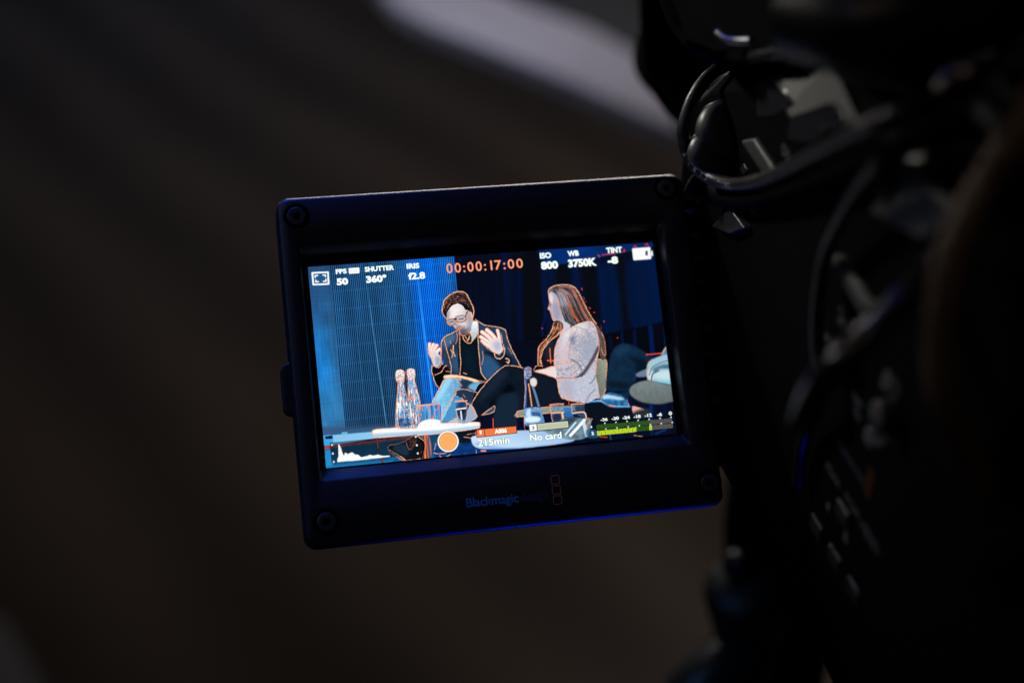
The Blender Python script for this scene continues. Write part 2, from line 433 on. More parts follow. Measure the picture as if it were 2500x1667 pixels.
# --- stage backdrop
img[:] = np.array((10, 17, 38), np.float32) / 255
fold = vnoise(34, 500, 11) * .6 + vnoise(13, 400, 12) * .4
fk = np.clip((fold - .42) * 3.2, 0, 1)
img += (np.array((3, 30, 78), np.float32) / 255 - img) * (fk * .75 * np.clip((XX - 640) / 260, .15, 1))[..., None]
fill("973 28 1054 19 1044 168 1024 413 932 416", (10, 14, 20), .92, soft=6)
fill("1130 79 1185 78 1188 179 1134 175", (9, 14, 24), .85, soft=8)
fill("1244 93 1315 88 1300 377 1253 353 1243 183", (9, 13, 22), .8, soft=8)
fill("1412 85 1446 83 1440 268 1433 368 1402 375", (9, 13, 22), .75, soft=7)
fill("1328 109 1405 100 1402 375 1319 388", (2, 32, 76), .75, soft=9)
fill("1468 89 1608 74 1606 372 1451 384", (2, 34, 80), .75, soft=10)
fill("1451 138 1482 136 1484 362 1453 369", (3, 24, 58), .5, soft=6)
m = fill("1295 416 1615 378 1620 652 1270 621", (7, 11, 20), .95, sm=False, soft=3)
stroke("1397 415 1396 484", 12, (4, 32, 82), .8, soft=6)
stroke("1458 410 1453 489", 16, (4, 28, 74), .8, soft=8)
stroke("1536 396 1531 535", 22, (4, 36, 92), .9, soft=8)
stroke("1601 391 1593 531", 8, (4, 36, 90), .9, soft=5)
stroke("1339 430 1338 479", 14, (4, 26, 70), .7, soft=8)
fill("781 403 1012 403 1000 598 781 578", (8, 15, 36), .7, soft=8)
stroke("938 406 1027 404", 5, (6, 9, 18), .9, soft=4)
stroke("1051 238 1048 307 1027 360 1028 394", 9, (4, 34, 92), .8, soft=6)
stroke("952 101 924 395", 26, (4, 24, 74), .6, soft=14)
stroke("834 102 842 290", 24, (4, 20, 60), .5, soft=14)
m = fill("1055 -2 1614 -12 1605 21 1464 38 1340 55 1135 76 1053 44", (5, 58, 118), 1, sm=False, soft=2, tex=NL, amt=.25)
shade(m, "1297 -9 1608 -2 1599 28 1392 38", (8, 44, 96), .7, 8)

# --- slatted wall panel
left = "-11 0 98 1 100 120 100 305 99 468 100 741 99 761 -8 758 -12 82"
slat = mask(pts("98 1 663 -1 658 163 657 314 642 426 574 598 484 834 102 739 99 376 99 468 100 305 100 120"))
u = XX
env = np.exp(-((u - 515) / 75.0) ** 2) * .95 + np.exp(-((u - 640) / 130.0) ** 2) * .35
env = np.clip(env + .08 * np.clip(1 - YY / 900, 0, 1), 0, 1)
ph = np.sin(2 * np.pi * u / 8.6)
st = np.clip(.5 + .5 * ph, 0, 1)
dark = np.array((8, 32, 56), np.float32) / 255; lite = np.array((56, 110, 150), np.float32) / 255
bd = np.array((0, 62, 150), np.float32) / 255; bl = np.array((22, 132, 226), np.float32) / 255
c0 = dark + (lite - dark) * st[..., None]
c1 = bd + (bl - bd) * st[..., None]
cc = c0 + (c1 - c0) * env[..., None]
gray = np.clip((YY - 380) / 500, 0, 1)[..., None] * (1 - env[..., None])
cc = cc * (1 - .35 * gray) + np.array((30, 44, 54), np.float32) / 255 * .35 * gray
cc = cc * (1 + .22 * (vnoise(26, 200, 21) - .5)[..., None])
band = np.clip(1 - np.abs(((YY + 0.02 * XX) % 82) - 41) / 7, 0, 1)
cc = cc + band[..., None] * np.array((.03, .085, .12), np.float32) * .45
blend(slat, cc.astype(np.float32))
sl = slat
for x0_, x1_, y1_, wd, a_, col_ in ((252, 281, 742, 4.5, .55, (120, 186, 228)), (186, 196, 720, 3, .22, (110, 180, 225)), (338, 352, 500, 3, .25, (110, 180, 225)),
                                (484, 496, 640, 9, .75, (70, 172, 248)), (450, 462, 600, 5, .30, (70, 160, 240)), (530, 540, 640, 6, .30, (50, 150, 240))):
    acc[:] = 0; line(np.array([[x0_, 60], [x1_, y1_]], np.float32), wd, None, a_, .15, wd * .8); blend(acc * sl * np.clip(.35 + YY / 600, 0, 1), col_)
acc[:] = 0; line(smooth2(pts("663 -1 659 163"), False), 4, None, .5, .1, 3); blend(acc * sl, (40, 110, 190))

# --- plain wall at the left
lw = mask(pts("-18 0 98 1 100 120 100 305 99 468 99 376 100 739 325 743 324 755 215 759 4 756 -8 758"))
yy = np.clip(YY / 850, 0, 1)[..., None]
c = (np.array((44, 84, 120), np.float32) * (1 - yy) + np.array((66, 128, 170), np.float32) * yy) / 255
c = c + (np.exp(-((YY - 430) / 170) ** 2) * np.clip(1.3 - XX / 80, 0, 1))[..., None] * np.array((-.06, .10, .20), np.float32)
c = c * (1 + .16 * (NL - .5)[..., None] + .10 * (NV - .5)[..., None] + .06 * (NH - .5)[..., None])
blend(lw, c.astype(np.float32))
stroke("91 97 90 268 85 467", 8, (60, 90, 118), .5, soft=6)
fill("70 724 326 734 324 753 215 758 4 756 2 717", (66, 92, 120), .75, soft=5)

# --- stage edge, rail and floor
fill("0 756 215 759 519 766 515 801 223 790 2 806", (128, 182, 214), 1, sm=False, soft=1.5, col2=(158, 190, 212), d=(1, 0))
fill("0 756 43 760 41 804 2 801", (60, 150, 205), .8, sm=False, soft=2)
fill("9 760 41 759 41 773 10 772", (12, 34, 60), .95, sm=False, soft=1)
fill("82 749 107 749 108 757 83 757", (120, 190, 220), .8, sm=False, soft=1)
fill("2 801 229 796 375 796 710 798 708 984 2 914", (24, 76, 104), 1, sm=False, col2=(40, 120, 168), d=(0, 1), tex=NM, amt=.12)
fill("1 818 27 817 31 893 -1 904", (50, 145, 195), .9, sm=False, soft=4)
fill("0 890 296 891 294 912 2 904", (36, 126, 176), .9, sm=False, soft=4)
fill("2 803 229 796 375 795 374 805 228 808 1 815", (160, 72, 58), 1, sm=False, soft=1, tex=NM, amt=.3)
fill("587 794 710 798 722 856 616 853 590 826", (14, 26, 40), .9, soft=2)
fill("475 846 704 847 696 924 482 917", (16, 66, 120), .9, sm=False, soft=3, tex=NM, amt=.3)
stroke("235 788 238 830 240 862 247 895", 9, (120, 56, 34), .95, jit=.4)
peak("233 788 235 830", 3, .6)
# shoe under the table
m = fill("277 837 289 825 324 823 367 808 404 794 439 822 441 843 424 869 418 896 344 897 315 879 286 856", (20, 30, 40), 1, pk=3)
shade(m, "310 827 358 831 368 871 340 875 301 847", (64, 96, 116), .8, 4)
peak("282 845 316 869 348 897", 4)
peak("359 817 370 853 392 835 405 815", 4, .8)
fill("374 812 406 808 395 845 376 857", (150, 78, 48), .7, soft=2, tex=NF, amt=.8)
fill("435 797 466 796 463 897 425 897 415 889 441 843", (150, 82, 56), .9, soft=1.5, tex=NV, amt=1.2)
stroke("445 798 439 895", 6, (236, 150, 104), .8, jit=.5)
stroke("461 799 456 897", 6, (60, 120, 170), .8)
stroke("427 820 437 842 418 893", 9, (8, 12, 18), .9)
peak("476 878 514 885 535 880", 4, .8)
peak("502 894 519 903 552 892", 4, .7)
peak("491 834 481 864", 4, .7)
peak("619 821 668 829 675 802", 3, .8)
peak("635 809 670 808", 3, .7)

# --- seated man, left
m = fill("636 342 599 356 573 369 560 394 557 447 561 487 514 495 506 521 517 569 529 594 582 592 754 586 825 531 909 525 889 476 872 427 859 361 834 348 768 326 737 302 719 310 652 362", (44, 74, 100), 1, tex=NM, amt=.18)
shade(m, "575 385 604 380 640 376 637 461 631 532 588 529 589 457", (34, 56, 78), .85, 7)
shade(m, "614 424 631 461 629 532 603 523 597 476", (66, 100, 130), .8, 8)
shade(m, "737 340 780 344 843 364 847 393 834 442 789 395 740 384", (38, 62, 84), .85, 8)
shade(m, "573 370 621 352 633 375 601 408 568 413", (92, 124, 150), .8, 8)
shade(m, "737 311 775 329 844 353 857 372 865 427 775 387 737 340", (46, 80, 108), .6, 10)
shade(m, "747 446 797 457 812 484 846 465 909 525 825 531 787 478", (10, 24, 42), .9, 5)
shade(m, "741 470 794 486 817 531 758 576 730 541", (58, 100, 136), .75, 9)
shade(m, "509 490 564 491 588 529 558 544 532 595 513 568", (8, 13, 22), 1, 4)
shade(m, "885 475 909 525 869 521", (24, 54, 84), .8, 5)
m = fill("647 360 667 392 687 403 731 367 727 433 725 515 734 552 754 585 705 574 629 546", (11, 27, 41), 1, tex=NM, amt=.25)
shade(m, "660 427 698 438 705 539 658 542", (20, 42, 60), .6, 14)
# collar, tie, neck
fill("712 309 733 308 737 322 732 362 703 392 688 381 676 365 696 355", (216, 228, 228), 1, col2=(150, 172, 190), d=(0, 1))
fill("661 366 693 358 701 381 690 402 671 393", (26, 26, 34), 1)
peak("661 366 669 392 690 403 703 392 732 363", 3.5)
peak("670 365 683 390 693 369 679 393", 3.5)
peak("643 351 656 363 685 360 705 338", 3, .8)
peak("693 355 720 362", 3)
# face
m = fill("598 257 612 229 646 217 674 229 686 250 698 252 713 266 716 288 711 317 699 341 684 355 665 356 650 346 635 332 625 317 604 306 597 286", (204, 194, 194), 1)
shade(m, "611 244 645 226 665 241 668 266 636 276 608 274", (232, 228, 226), .65, 14)
shade(m, "681 256 716 266 709 338 681 357 670 335 688 300", (152, 150, 164), .75, 10)
shade(m, "643 318 675 314 687 343 667 356 643 344", (150, 164, 182), .7, 6)
shade(m, "626 302 648 297 653 319 635 321", (196, 204, 212), .8, 4)
shade(m, "603 286 631 288 629 312 604 310", (132, 140, 158), .55, 4)
shade(m, "643 279 679 280 677 298 645 297", (136, 144, 162), .55, 4)
shade(m, "637 336 670 329 679 350 667 358 646 351", (134, 120, 124), .8, 5)
shade(m, "655 305 683 307 685 329 660 323", (216, 204, 200), .6, 5)
shade(m, "598 261 610 251 607 286 599 289", (150, 144, 150), .6, 4)
shade(m, "633 303 641 298 650 319 638 323 632 317", (150, 138, 142), .7, 3)
shade(m, "635 327 660 326 674 323 674 329 656 332 638 332", (104, 92, 100), .7, 3)
shade(m, "637 339 654 345 687 336 703 323 694 344 667 357 650 351", (110, 108, 124), .85, 5)
shade(m, "623 331 643 351 671 358 686 351 673 339 651 337 638 329", (96, 88, 100), .7, 5)
shade(m, "599 257 618 244 603 286 605 301 598 286", (150, 142, 150), .7, 5)
shade(m, "691 264 716 266 714 310 696 323 692 293", (160, 158, 170), .6, 6)
fill("715 250 724 256 719 278 713 290 707 278 708 259", (196, 176, 176), 1, pk=2.5)
hair = fill("580 245 588 216 597 195 625 175 640 168 655 164 673 164 687 167 701 183 709 204 720 232 724 253 717 277 713 263 708 262 700 255 692 249 683 239 670 225 657 218 642 221 627 227 613 242 602 257 597 283 587 270 581 257", (22, 22, 30), 1)
shade(hair, "593 206 624 183 662 172 652 196 614 218 593 242", (70, 58, 62), .6, 6)
shade(hair, "661 175 690 177 707 215 686 213 666 194", (60, 50, 56), .5, 6)
for k, s_ in enumerate(("654 171 624 185 602 207 590 235", "657 177 633 191 611 211 597 242", "660 182 641 199 618 215 605 236", "653 189 637 202 621 212", "640 173 613 188 595 210 586 242", "662 170 686 181 701 204 713 234",
                        "657 186 677 194 693 214 705 240", "652 197 673 203 686 217 699 243", "637 198 666 198 686 210", "668 176 688 192 703 218 715 248", "640 210 665 208 682 220", "655 164 661 175 685 184 698 200", "669 167 683 177 696 183", "582 248 588 260 595 271")):
    stroke(s_, 2.4, ((214, 132, 100), (120, 78, 74), (236, 176, 140), (60, 46, 52))[k % 4], .7, jit=.9)
speck(hair, .03, (246, 170, 130), 3, 61, .8)
peak("580 245 588 216 597 195 625 175 655 164 684 166 701 183 709 204 720 232 724 253", 4.2)
peak("581 245 582 259 588 272 597 286 604 315", 3.4)
peak("724 253 719 278 714 290 717 303 737 306", 3)
# glasses
for g in ("601 290 633 287 635 298 626 313 606 312 598 300", "639 280 663 274 684 281 683 296 663 304 643 298"):
    stroke(g, 6.5, (60, 40, 44), .95, closed=True)
    peak(g, 3.4, closed=True, jit=.15)
stroke("632 289 640 287", 7, (30, 22, 28))
stroke("684 279 695 257", 6, (40, 28, 30)); peak("687 278 696 259", 2.4)
stroke("608 301 616 299 627 298", 4, (70, 66, 82), .9); stroke("651 291 662 289 674 289", 4, (70, 66, 82), .9); stroke("611 290 628 289", 2.5, (120, 110, 120), .7)
stroke("634 312 643 321 657 318", 4, (120, 120, 140), .8); peak("637 303 639 318 646 322", 2, .6)
stroke("642 333 655 334 671 326", 3.4, (176, 110, 104), .9)
peak("625 317 635 333 650 347 656 360", 3)
peak("641 335 655 332 673 325", 2.6, .8)
stroke("644 340 658 339 670 335", 3, (150, 110, 112), .7)
stroke("646 254 660 258 645 262", 2, (180, 170, 176), .5)
# jacket outlines
peak("636 342 599 356 573 369 560 394 558 419 553 454 555 487", 4)
peak("576 374 582 421 590 464 594 504 589 532", 3.4)
peak("647 360 642 426 639 483 630 541", 3.4)
peak("636 350 634 382 625 399", 3, .8)
peak("736 326 731 369 727 433 725 505 727 537 737 559 754 584", 3.6)
peak("726 296 747 314 768 326 810 336 848 349 859 361 864 401 875 438 889 476 900 505 909 526", 3.6)
peak("615 406 610 430 616 456", 5, .9); peak("601 424 606 444 602 462", 4, .8); peak("602 383 604 394", 3, .7)
peak("744 445 742 478 733 505", 3.4, .7); peak("862 437 875 467", 2.6, .6)
peak("845 486 859 491 857 506 848 502", 5, .9)
peak("509 486 505 511 509 536 514 565 530 595", 3.4)
peak("517 531 546 523 565 498 574 495", 3.4)
peak("569 520 587 525", 3, .8); peak("648 534 660 540", 4, .7)
# hands
def finger(s, wd, col=(214, 200, 194)):
    P = smooth2(pts(s), False)
    acc[:] = 0; line(P, wd + 4, None, .8, .35, 2); blend(acc, (226, 122, 86))
    acc[:] = 0; line(P, wd + 1, None, .6, .7, 1.5); blend(acc, (255, 200, 160))
    acc[:] = 0; line(P, wd - 1.5, None, 1, 0, 2); blend(acc, col)
    acc[:] = 0; line(P + np.array([[-1.5, -2.5]], np.float32), wd * .35, None, .6, 0, 5); blend(acc, (236, 226, 222))
for s_, wd in (("822 355 826 380 827 409", 13), ("774 349 794 370 812 397", 16), ("751 357 773 376 795 403", 16), ("743 378 764 395 790 417", 15), ("747 397 765 415 788 433", 14)):
    finger(s_, wd)
m = fill("773 408 793 394 818 390 833 402 836 428 840 444 821 462 799 455 781 439", (212, 200, 198), 1, soft=1)
shade(m, "795 410 828 406 831 442 805 451", (156, 166, 190), .7, 8)
peak("837 370 838 406 841 436 825 459", 3); peak("739 395 751 414 770 433 797 455 821 465", 3)
peak("797 457 799 475 819 485 839 470 847 436", 4)
for s_, wd in (("508 391 507 415 512 447", 14), ("525 395 515 419 519 448", 14), ("540 400 526 420 527 448", 14), ("551 418 536 431 534 456", 14)):
    finger(s_, wd)
m = fill("506 436 521 426 541 439 552 454 545 487 531 499 520 492 512 472", (206, 194, 192), 1)
shade(m, "529 452 550 457 543 489 528 495", (140, 156, 176), .8, 5)
peak("500 407 499 435 512 461 515 487 531 500 547 493 554 454 555 419", 3.2)
# jeans
m = fill("492 655 512 624 558 556 582 547 612 554 664 567 732 587 718 588 699 608 667 672 663 673 652 679 633 658 600 636 583 663 558 699 526 744 529 668", (98, 152, 186), 1, col2=(140, 194, 220), d=(-.6, .8), tex=NF, amt=.16)
shade(m, "632 564 688 576 664 599 711 631 663 673 633 658 600 636 606 611 628 606", (38, 60, 84), .95, 4)
shade(m, "661 599 730 583 731 608 704 627 684 618", (120, 168, 196), .9, 4)
shade(m, "570 548 595 549 589 571 532 640 511 642", (166, 210, 230), .7, 6)
m = fill("600 636 623 647 634 658 598 682 604 732 591 748 528 749 562 696", (84, 144, 184), 1, tex=NF, amt=.14)
fill("646 707 673 688 689 733 651 755 556 752 593 731", (150, 160, 176), 1, soft=1, col2=(176, 188, 200), d=(0, 1))
peak("492 655 512 624 558 556 582 547 632 564", 4)
peak("600 636 606 611 642 608 683 622 711 633", 3, .9)
peak("605 622 564 671 527 721 521 742", 3.6); peak("624 643 646 672 672 688 691 733", 3.4)
peak("611 566 635 591", 3, .8); peak("636 632 642 643", 3, .7); peak("592 575 598 618", 2.4, .6)
peak("559 752 593 734", 2.4, .6)
# open notebook on the knee
fill("558 543 570 538 615 542 664 556 709 575 701 580 656 563 614 553 561 550", (250, 208, 176), 1, pk=3)
stroke("712 575 748 585", 5, (230, 130, 92), .8, jit=.4)

# --- small round table with bottles and glasses
m = fill("215 759 234 750 324 751 520 751 644 757 690 761 696 771 694 783 680 789 516 795 271 789 225 784 216 774", (232, 234, 228), 1, col2=(200, 210, 216), d=(0, 1))
shade(m, "218 769 517 780 695 777 694 786 516 795 271 789 220 784", (150, 174, 196), .7, 3)
shade(m, "338 752 520 752 540 771 361 765", (255, 250, 236), .9, 5)
peak("324 751 234 750 216 759 217 776", 3.4); peak("520 751 644 757 693 762 696 777 691 786", 3.2)
peak("225 785 376 792 516 795 679 790", 2.6, .8)
for kk, s_ in enumerate(("397 498 427 500 425 546 428 574 438 632 436 681 422 752 384 748 389 627 393 571 397 543 395 515", "348 500 379 502 378 542 373 555 378 598 391 642 397 691 389 756 328 749 324 713 343 595 350 553 344 539")):
    m = fill(s_, (84, 148, 190), .82, tex=NV, amt=.7)
    blend(m * np.clip((NF - .5) * 4, 0, 1), (206, 226, 236), .5)
    blend(m * np.clip((vnoise(4, 26, 71 + kk) - .62) * 6, 0, 1), (255, 246, 236), .85)
    blend(m * np.clip((vnoise(3, 9, 31 + kk) - .66) * 6, 0, 1), (236, 134, 96), .8)
    peak(s_, 3.2, closed=True)
for s_ in ("349 500 379 503 377 541 346 541", "398 498 427 500 424 540 398 540"):
    fill(s_, (226, 208, 204), .75, soft=1.5, tex=NF, amt=.5)
speck(mask(pts("349 500 428 501 423 553 346 549")), .10, (240, 130, 90), 3, 4)
stroke("362 597 360 667", 4, (230, 140, 110), .8, jit=.5); stroke("352 610 340 714", 6, (190, 220, 235), .6, jit=.4)
stroke("412 573 409 636", 4, (230, 150, 120), .8, jit=.5); stroke("394 649 395 705", 4, (250, 250, 255), .8, jit=.4)
fill("338 714 383 715 384 746 339 744", (20, 60, 110), .6, soft=4, tex=NF, amt=1.2)
m = fill("420 662 523 662 521 749 502 759 432 754 424 722", (96, 160, 200), .72, sm=False, tex=NV, amt=.6)
blend(m * np.clip((vnoise(6, 16, 33) - .68) * 6, 0, 1), (236, 140, 104), .8)
stroke("422 664 452 662 491 662 524 662", 7, (240, 168, 132), .95, jit=.3)
fill("426 743 459 729 501 731 523 742 519 763 428 758", (255, 250, 238), .95, soft=2)
for s_ in ("423 666 429 751", "523 662 521 749", "480 667 477 727", "446 668 446 689"):
    stroke(s_, 4, (238, 150, 112), .8, jit=.5)
m = fill("597 657 648 660 645 757 622 763 602 756", (110, 150, 180), .55, sm=False, tex=NV, amt=.8)
fill("602 664 632 667 630 688 605 689", (20, 70, 130), .6, soft=3); fill("604 700 639 700 638 742 607 739", (20, 30, 44), .7, soft=3)
stroke("597 694 640 693", 6, (250, 236, 226), .9); stroke("597 658 648 661", 7, (240, 160, 122), .95, jit=.3)
stroke("617 705 617 740", 7, (225, 232, 240), .8); peak("597 696 602 756", 2.8); peak("646 672 645 757", 2.6, .8)
speck(blur1(mask(pts("328 743 644 751 646 766 330 759")), 1), .035, (226, 110, 70), 3, 9)

# --- second table (foreground) and papers
m = fill("651 828 677 819 778 814 904 817 1030 837 1103 867 1114 886 1023 894 853 895 728 887 663 868", (150, 178, 208), 1, soft=2, col2=(196, 212, 226), d=(-.3, 1))
shade(m, "657 850 812 886 1024 891 1114 885 1065 906 769 898", (110, 150, 196), .6, 5)
fill("645 880 853 896 851 918 643 902", (14, 62, 120), .9, sm=False, soft=3)
peak("998 889 1023 893", 3, .8); stroke("690 889 709 891", 7, (236, 150, 120), .9); peak("666 880 668 897", 2, .7)

# --- woman, centre right: trousers first
m = fill("661 692 716 613 762 573 822 526 861 519 919 535 977 551 1059 587 1074 607 1077 663 1093 698 1117 717 1068 729 975 721 964 745 870 743 859 803 753 793 767 702 684 746 649 724", (18, 32, 48), 1, tex=NM, amt=.2)
shade(m, "759 793 774 703 809 651 861 639 886 679 859 803", (30, 50, 70), .9, 8)
shade(m, "762 578 821 534 850 549 801 604 719 664 693 662", (34, 52, 72), .8, 10)
shade(m, "852 600 870 636 796 646 766 693 750 684 811 630", (4, 10, 18), .85, 6)
shade(m, "884 548 974 577 1055 627 1064 695 959 711 936 616", (22, 34, 50), .8, 12)
peak("662 684 705 629 753 581 822 527 861 519 919 535", 3.6); peak("700 679 725 639 672 702", 2.4, .0)
fill("658 684 674 689 687 737 658 754 633 756", (156, 166, 182), 1); peak("666 683 677 702 688 736", 3)
fill("712 728 766 697 765 723 715 731", (66, 104, 134), .8, soft=1.5); peak("710 731 767 696 763 722 715 731", 3)
stroke("758 751 755 791", 4, (226, 110, 74), .9, jit=.4)
fill("869 732 898 726 1026 721 1189 732 1187 749 1027 751 869 755", (140, 144, 132), 1, soft=1.5); peak("869 755 869 732 898 726 1026 721 1069 726", 3.2); peak("869 755 955 749 1023 749", 2.8, .8)
# hair behind, chair, jacket
fill("1260 531 1283 526 1307 530 1311 554 1300 606 1291 663 1275 691 1258 701 1254 645 1251 597", (152, 156, 138), 1, col2=(112, 118, 112), d=(-1, .2), tex=NM, amt=.1, pk=2.6)
hairw = fill("1077 191 1106 172 1156 169 1198 183 1219 215 1234 255 1257 315 1281 361 1306 407 1311 456 1307 519 1286 527 1281 454 1278 385 1252 353 1214 346 1183 356 1162 364 1136 339 1129 307 1118 276 1117 238 1102 206 1084 199", (96, 94, 98), 1, tex=NM, amt=.5)
shade(hairw, "1128 197 1162 200 1174 265 1133 276 1119 226", (160, 166, 178), .8, 10)
shade(hairw, "1154 268 1208 311 1234 343 1184 348 1140 306", (50, 48, 52), .85, 9)
shade(hairw, "1201 203 1240 294 1272 356 1244 339 1202 281", (84, 74, 70), .7, 9)
m = fill("1084 198 1107 208 1121 241 1121 276 1129 307 1136 339 1109 337 1087 334 1081 316 1078 291 1067 274 1077 253 1076 224", (176, 166, 176), 1)
shade(m, "1083 204 1095 224 1086 258 1077 257", (208, 214, 220), .8, 4)
shade(m, "1092 258 1115 260 1119 314 1093 326", (142, 146, 168), .7, 6)
shade(m, "1075 237 1085 258 1079 264 1068 264", (120, 90, 90), .7, 2)
fill("1107 335 1136 339 1162 364 1139 393 1112 415 1107 391 1122 373", (186, 188, 196), 1, soft=1.5)
# strands of hair, swept from the parting down the back
fa = smooth2(pts("1103 195 1120 221 1128 261 1135 305 1154 346 1178 358"), False, 8)
fb = smooth2(pts("1141 170 1193 185 1223 229 1247 295 1272 351 1300 407"), False, 8)
r = random.Random(5)
for k in range(60):
    t = r.random(); Q = fa * (1 - t) + fb * t
    Q = Q + np.array([[r.uniform(-2, 2), r.uniform(-2, 2)]], np.float32)
    n0 = r.randint(0, 18); n1 = min(len(Q), n0 + r.randint(12, 30))
    acc[:] = 0; line(Q[n0:n1], r.choice((2.2, 3.0, 4.5)), None, .8, .5, 2.2)
    c_ = ((50, 46, 50), (150, 146, 150), (236, 130, 84), (40, 38, 42), (216, 122, 86))[k % 5]
    if c_[0] > 200 and t < .3: c_ = (136, 134, 140)
    blend(acc * hairw, c_)
peak("1077 193 1083 184 1106 172 1156 169 1198 183 1219 215 1234 255 1257 315 1281 361", 4)
speck(blur1(mask(pts("1222 190 1245 246 1269 297 1292 347 1316 398 1319 457 1310 524 1291 523 1298 426 1272 356 1225 254")), 1.5), .05, (236, 96, 72), 3, 12)
peak("1077 193 1077 223 1076 252 1066 274 1076 284 1077 301 1082 323 1090 334 1107 335", 3.2)
for s_ in ("1109 228 1117 245 1122 270", "1124 280 1126 295"): stroke(s_, 3.4, (240, 150, 110), .8, jit=.5)
# blouse, necklace, front lock of hair
fill("1124 375 1098 409 1080 447 1068 508 1064 549 1023 547 1000 541 1009 503 1022 461 1047 429 1094 399", (20, 30, 42), 1, tex=NM, amt=.3)
shade(mask(pts("1124 375 1080 447 1064 549 1005 542 1022 461")), "1041 434 1076 427 1061 513 1028 505", (42, 54, 70), .7, 8)
lock = fill("1091 335 1121 339 1129 363 1115 387 1088 409 1046 434 1024 461 1010 503 1011 535 991 528 996 473 1007 441 1039 414 1067 383", (84, 74, 70), 1, tex=NM, amt=.6)
blend(blur1(lock * np.clip((vnoise(4, 16, 41) - .55) * 4, 0, 1), .8), (226, 128, 80), .75)
stroke("1106 342 1092 375 1059 411 1026 442 1007 479 999 517", 3, (244, 160, 110), .8, jit=.6)
stroke("1119 353 1100 390 1063 419 1034 452", 3, (170, 150, 140), .8, jit=.4)
peak("1086 340 1067 383 1039 414 1007 441 996 473 991 526", 3.6, jit=.6); peak("1122 375 1089 404 1047 430 1019 466 1004 508 1010 537", 3.6, jit=.4)
speck(blur1(mask(pts("1046 395 1002 440 991 473 989 507 1003 479 1027 433")), 2), .08, (230, 110, 70), 3, 15)
stroke("1053 457 1050 524", 5, (238, 120, 76), .95, jit=.2); stroke("1036 511 1064 515", 6, (236, 112, 70), .95, jit=.3)
stroke("967 548 984 532 1011 530", 5, (30, 20, 20), .9); peak("968 548 984 531 1010 533", 2.6)
jk = fill("1255 348 1203 354 1161 371 1119 397 1094 424 1079 456 1068 508 1065 544 1071 595 1071 643 1081 683 1113 700 1160 712 1198 721 1239 704 1258 701 1254 645 1252 597 1261 549 1281 483 1284 415 1275 370", (178, 174, 182), 1, tex=NF, amt=.34)
shade(jk, "1161 376 1202 360 1251 364 1229 381 1178 397", (214, 210, 208), .8, 8)
shade(jk, "1130 388 1160 381 1133 441 1106 468", (222, 214, 206), .7, 8)
shade(jk, "1071 598 1173 604 1236 566 1269 540 1249 683 1161 704 1081 678", (176, 186, 200), .6, 8)
shade(jk, "1192 446 1255 413 1278 424 1264 501 1209 545", (146, 156, 174), .7, 14)
shade(jk, "1095 438 1137 413 1149 472 1132 538 1083 534", (186, 192, 202), .6, 10)
shade(jk, "1089 607 1132 615 1143 693 1097 670", (156, 166, 182), .6, 10)
for s__ in ("1181 368 1219 381 1254 422", "1143 525 1187 524 1208 559", "1080 562 1120 556 1161 541", "1136 587 1167 570 1185 543", "1190 378 1153 443 1135 509"):
    stroke(s__, 6, (128, 138, 158), .5, soft=6)
for s__ in ("1175 377 1153 443", "1143 525 1155 593", "1162 531 1186 572"):
    stroke(s__, 2.6, (226, 132, 108), .6, jit=.6)
shade(jk, "1156 414 1176 416 1172 450 1153 443", (100, 116, 150), .6, 5)
stroke("1281 471 1246 524 1206 573 1184 591", 15, (52, 58, 70), .75, soft=9); stroke("1144 515 1180 542 1187 584 1154 598", 7, (96, 104, 122), .6, soft=6)
stroke("1071 596 1115 598 1158 601 1194 588", 5, (60, 60, 70), .8); stroke("1252 597 1234 624 1218 632", 5, (90, 96, 110), .6, soft=4); stroke("1242 663 1212 685 1194 712", 5, (110, 116, 130), .6, soft=4)
grid = ((np.sin(YY * 1.15) > .3) & (NF > .58)).astype(np.float32)
blend(jk * blur1(grid, .5) * blur1(mask(pts("1085 437 1153 438 1143 529 1074 533")), 5), (236, 150, 130), .9)
speck(jk, .020, (226, 140, 120), 2, 21, .8)
fill("972 554 1013 549 1065 541 1069 595 1055 590 1011 569", (212, 200, 196), 1); peak("969 555 1013 549 1065 541 1098 530 1143 529", 3.2); peak("971 557 1020 574 1057 591 1072 597 1115 598 1163 602", 3)
peak("1123 387 1094 424 1079 456 1068 508 1065 542", 3.2); peak("1071 598 1071 643 1081 683 1113 700 1160 713", 3.8)
peak("1131 381 1161 370 1203 354 1255 347 1279 378 1284 425", 2.4, .6); peak("1076 601 1102 622 1113 657 1115 700", 2.6, .8); peak("1284 425 1283 473 1263 530 1253 592", 3, .8)
stroke("1114 700 1111 721", 3, (226, 110, 74), .9)
fill("1303 426 1311 456 1309 519 1290 527 1286 483", (96, 84, 78), .9, soft=2); peak("1305 407 1312 452 1309 505 1298 504 1292 474", 3, .8, jit=.6)

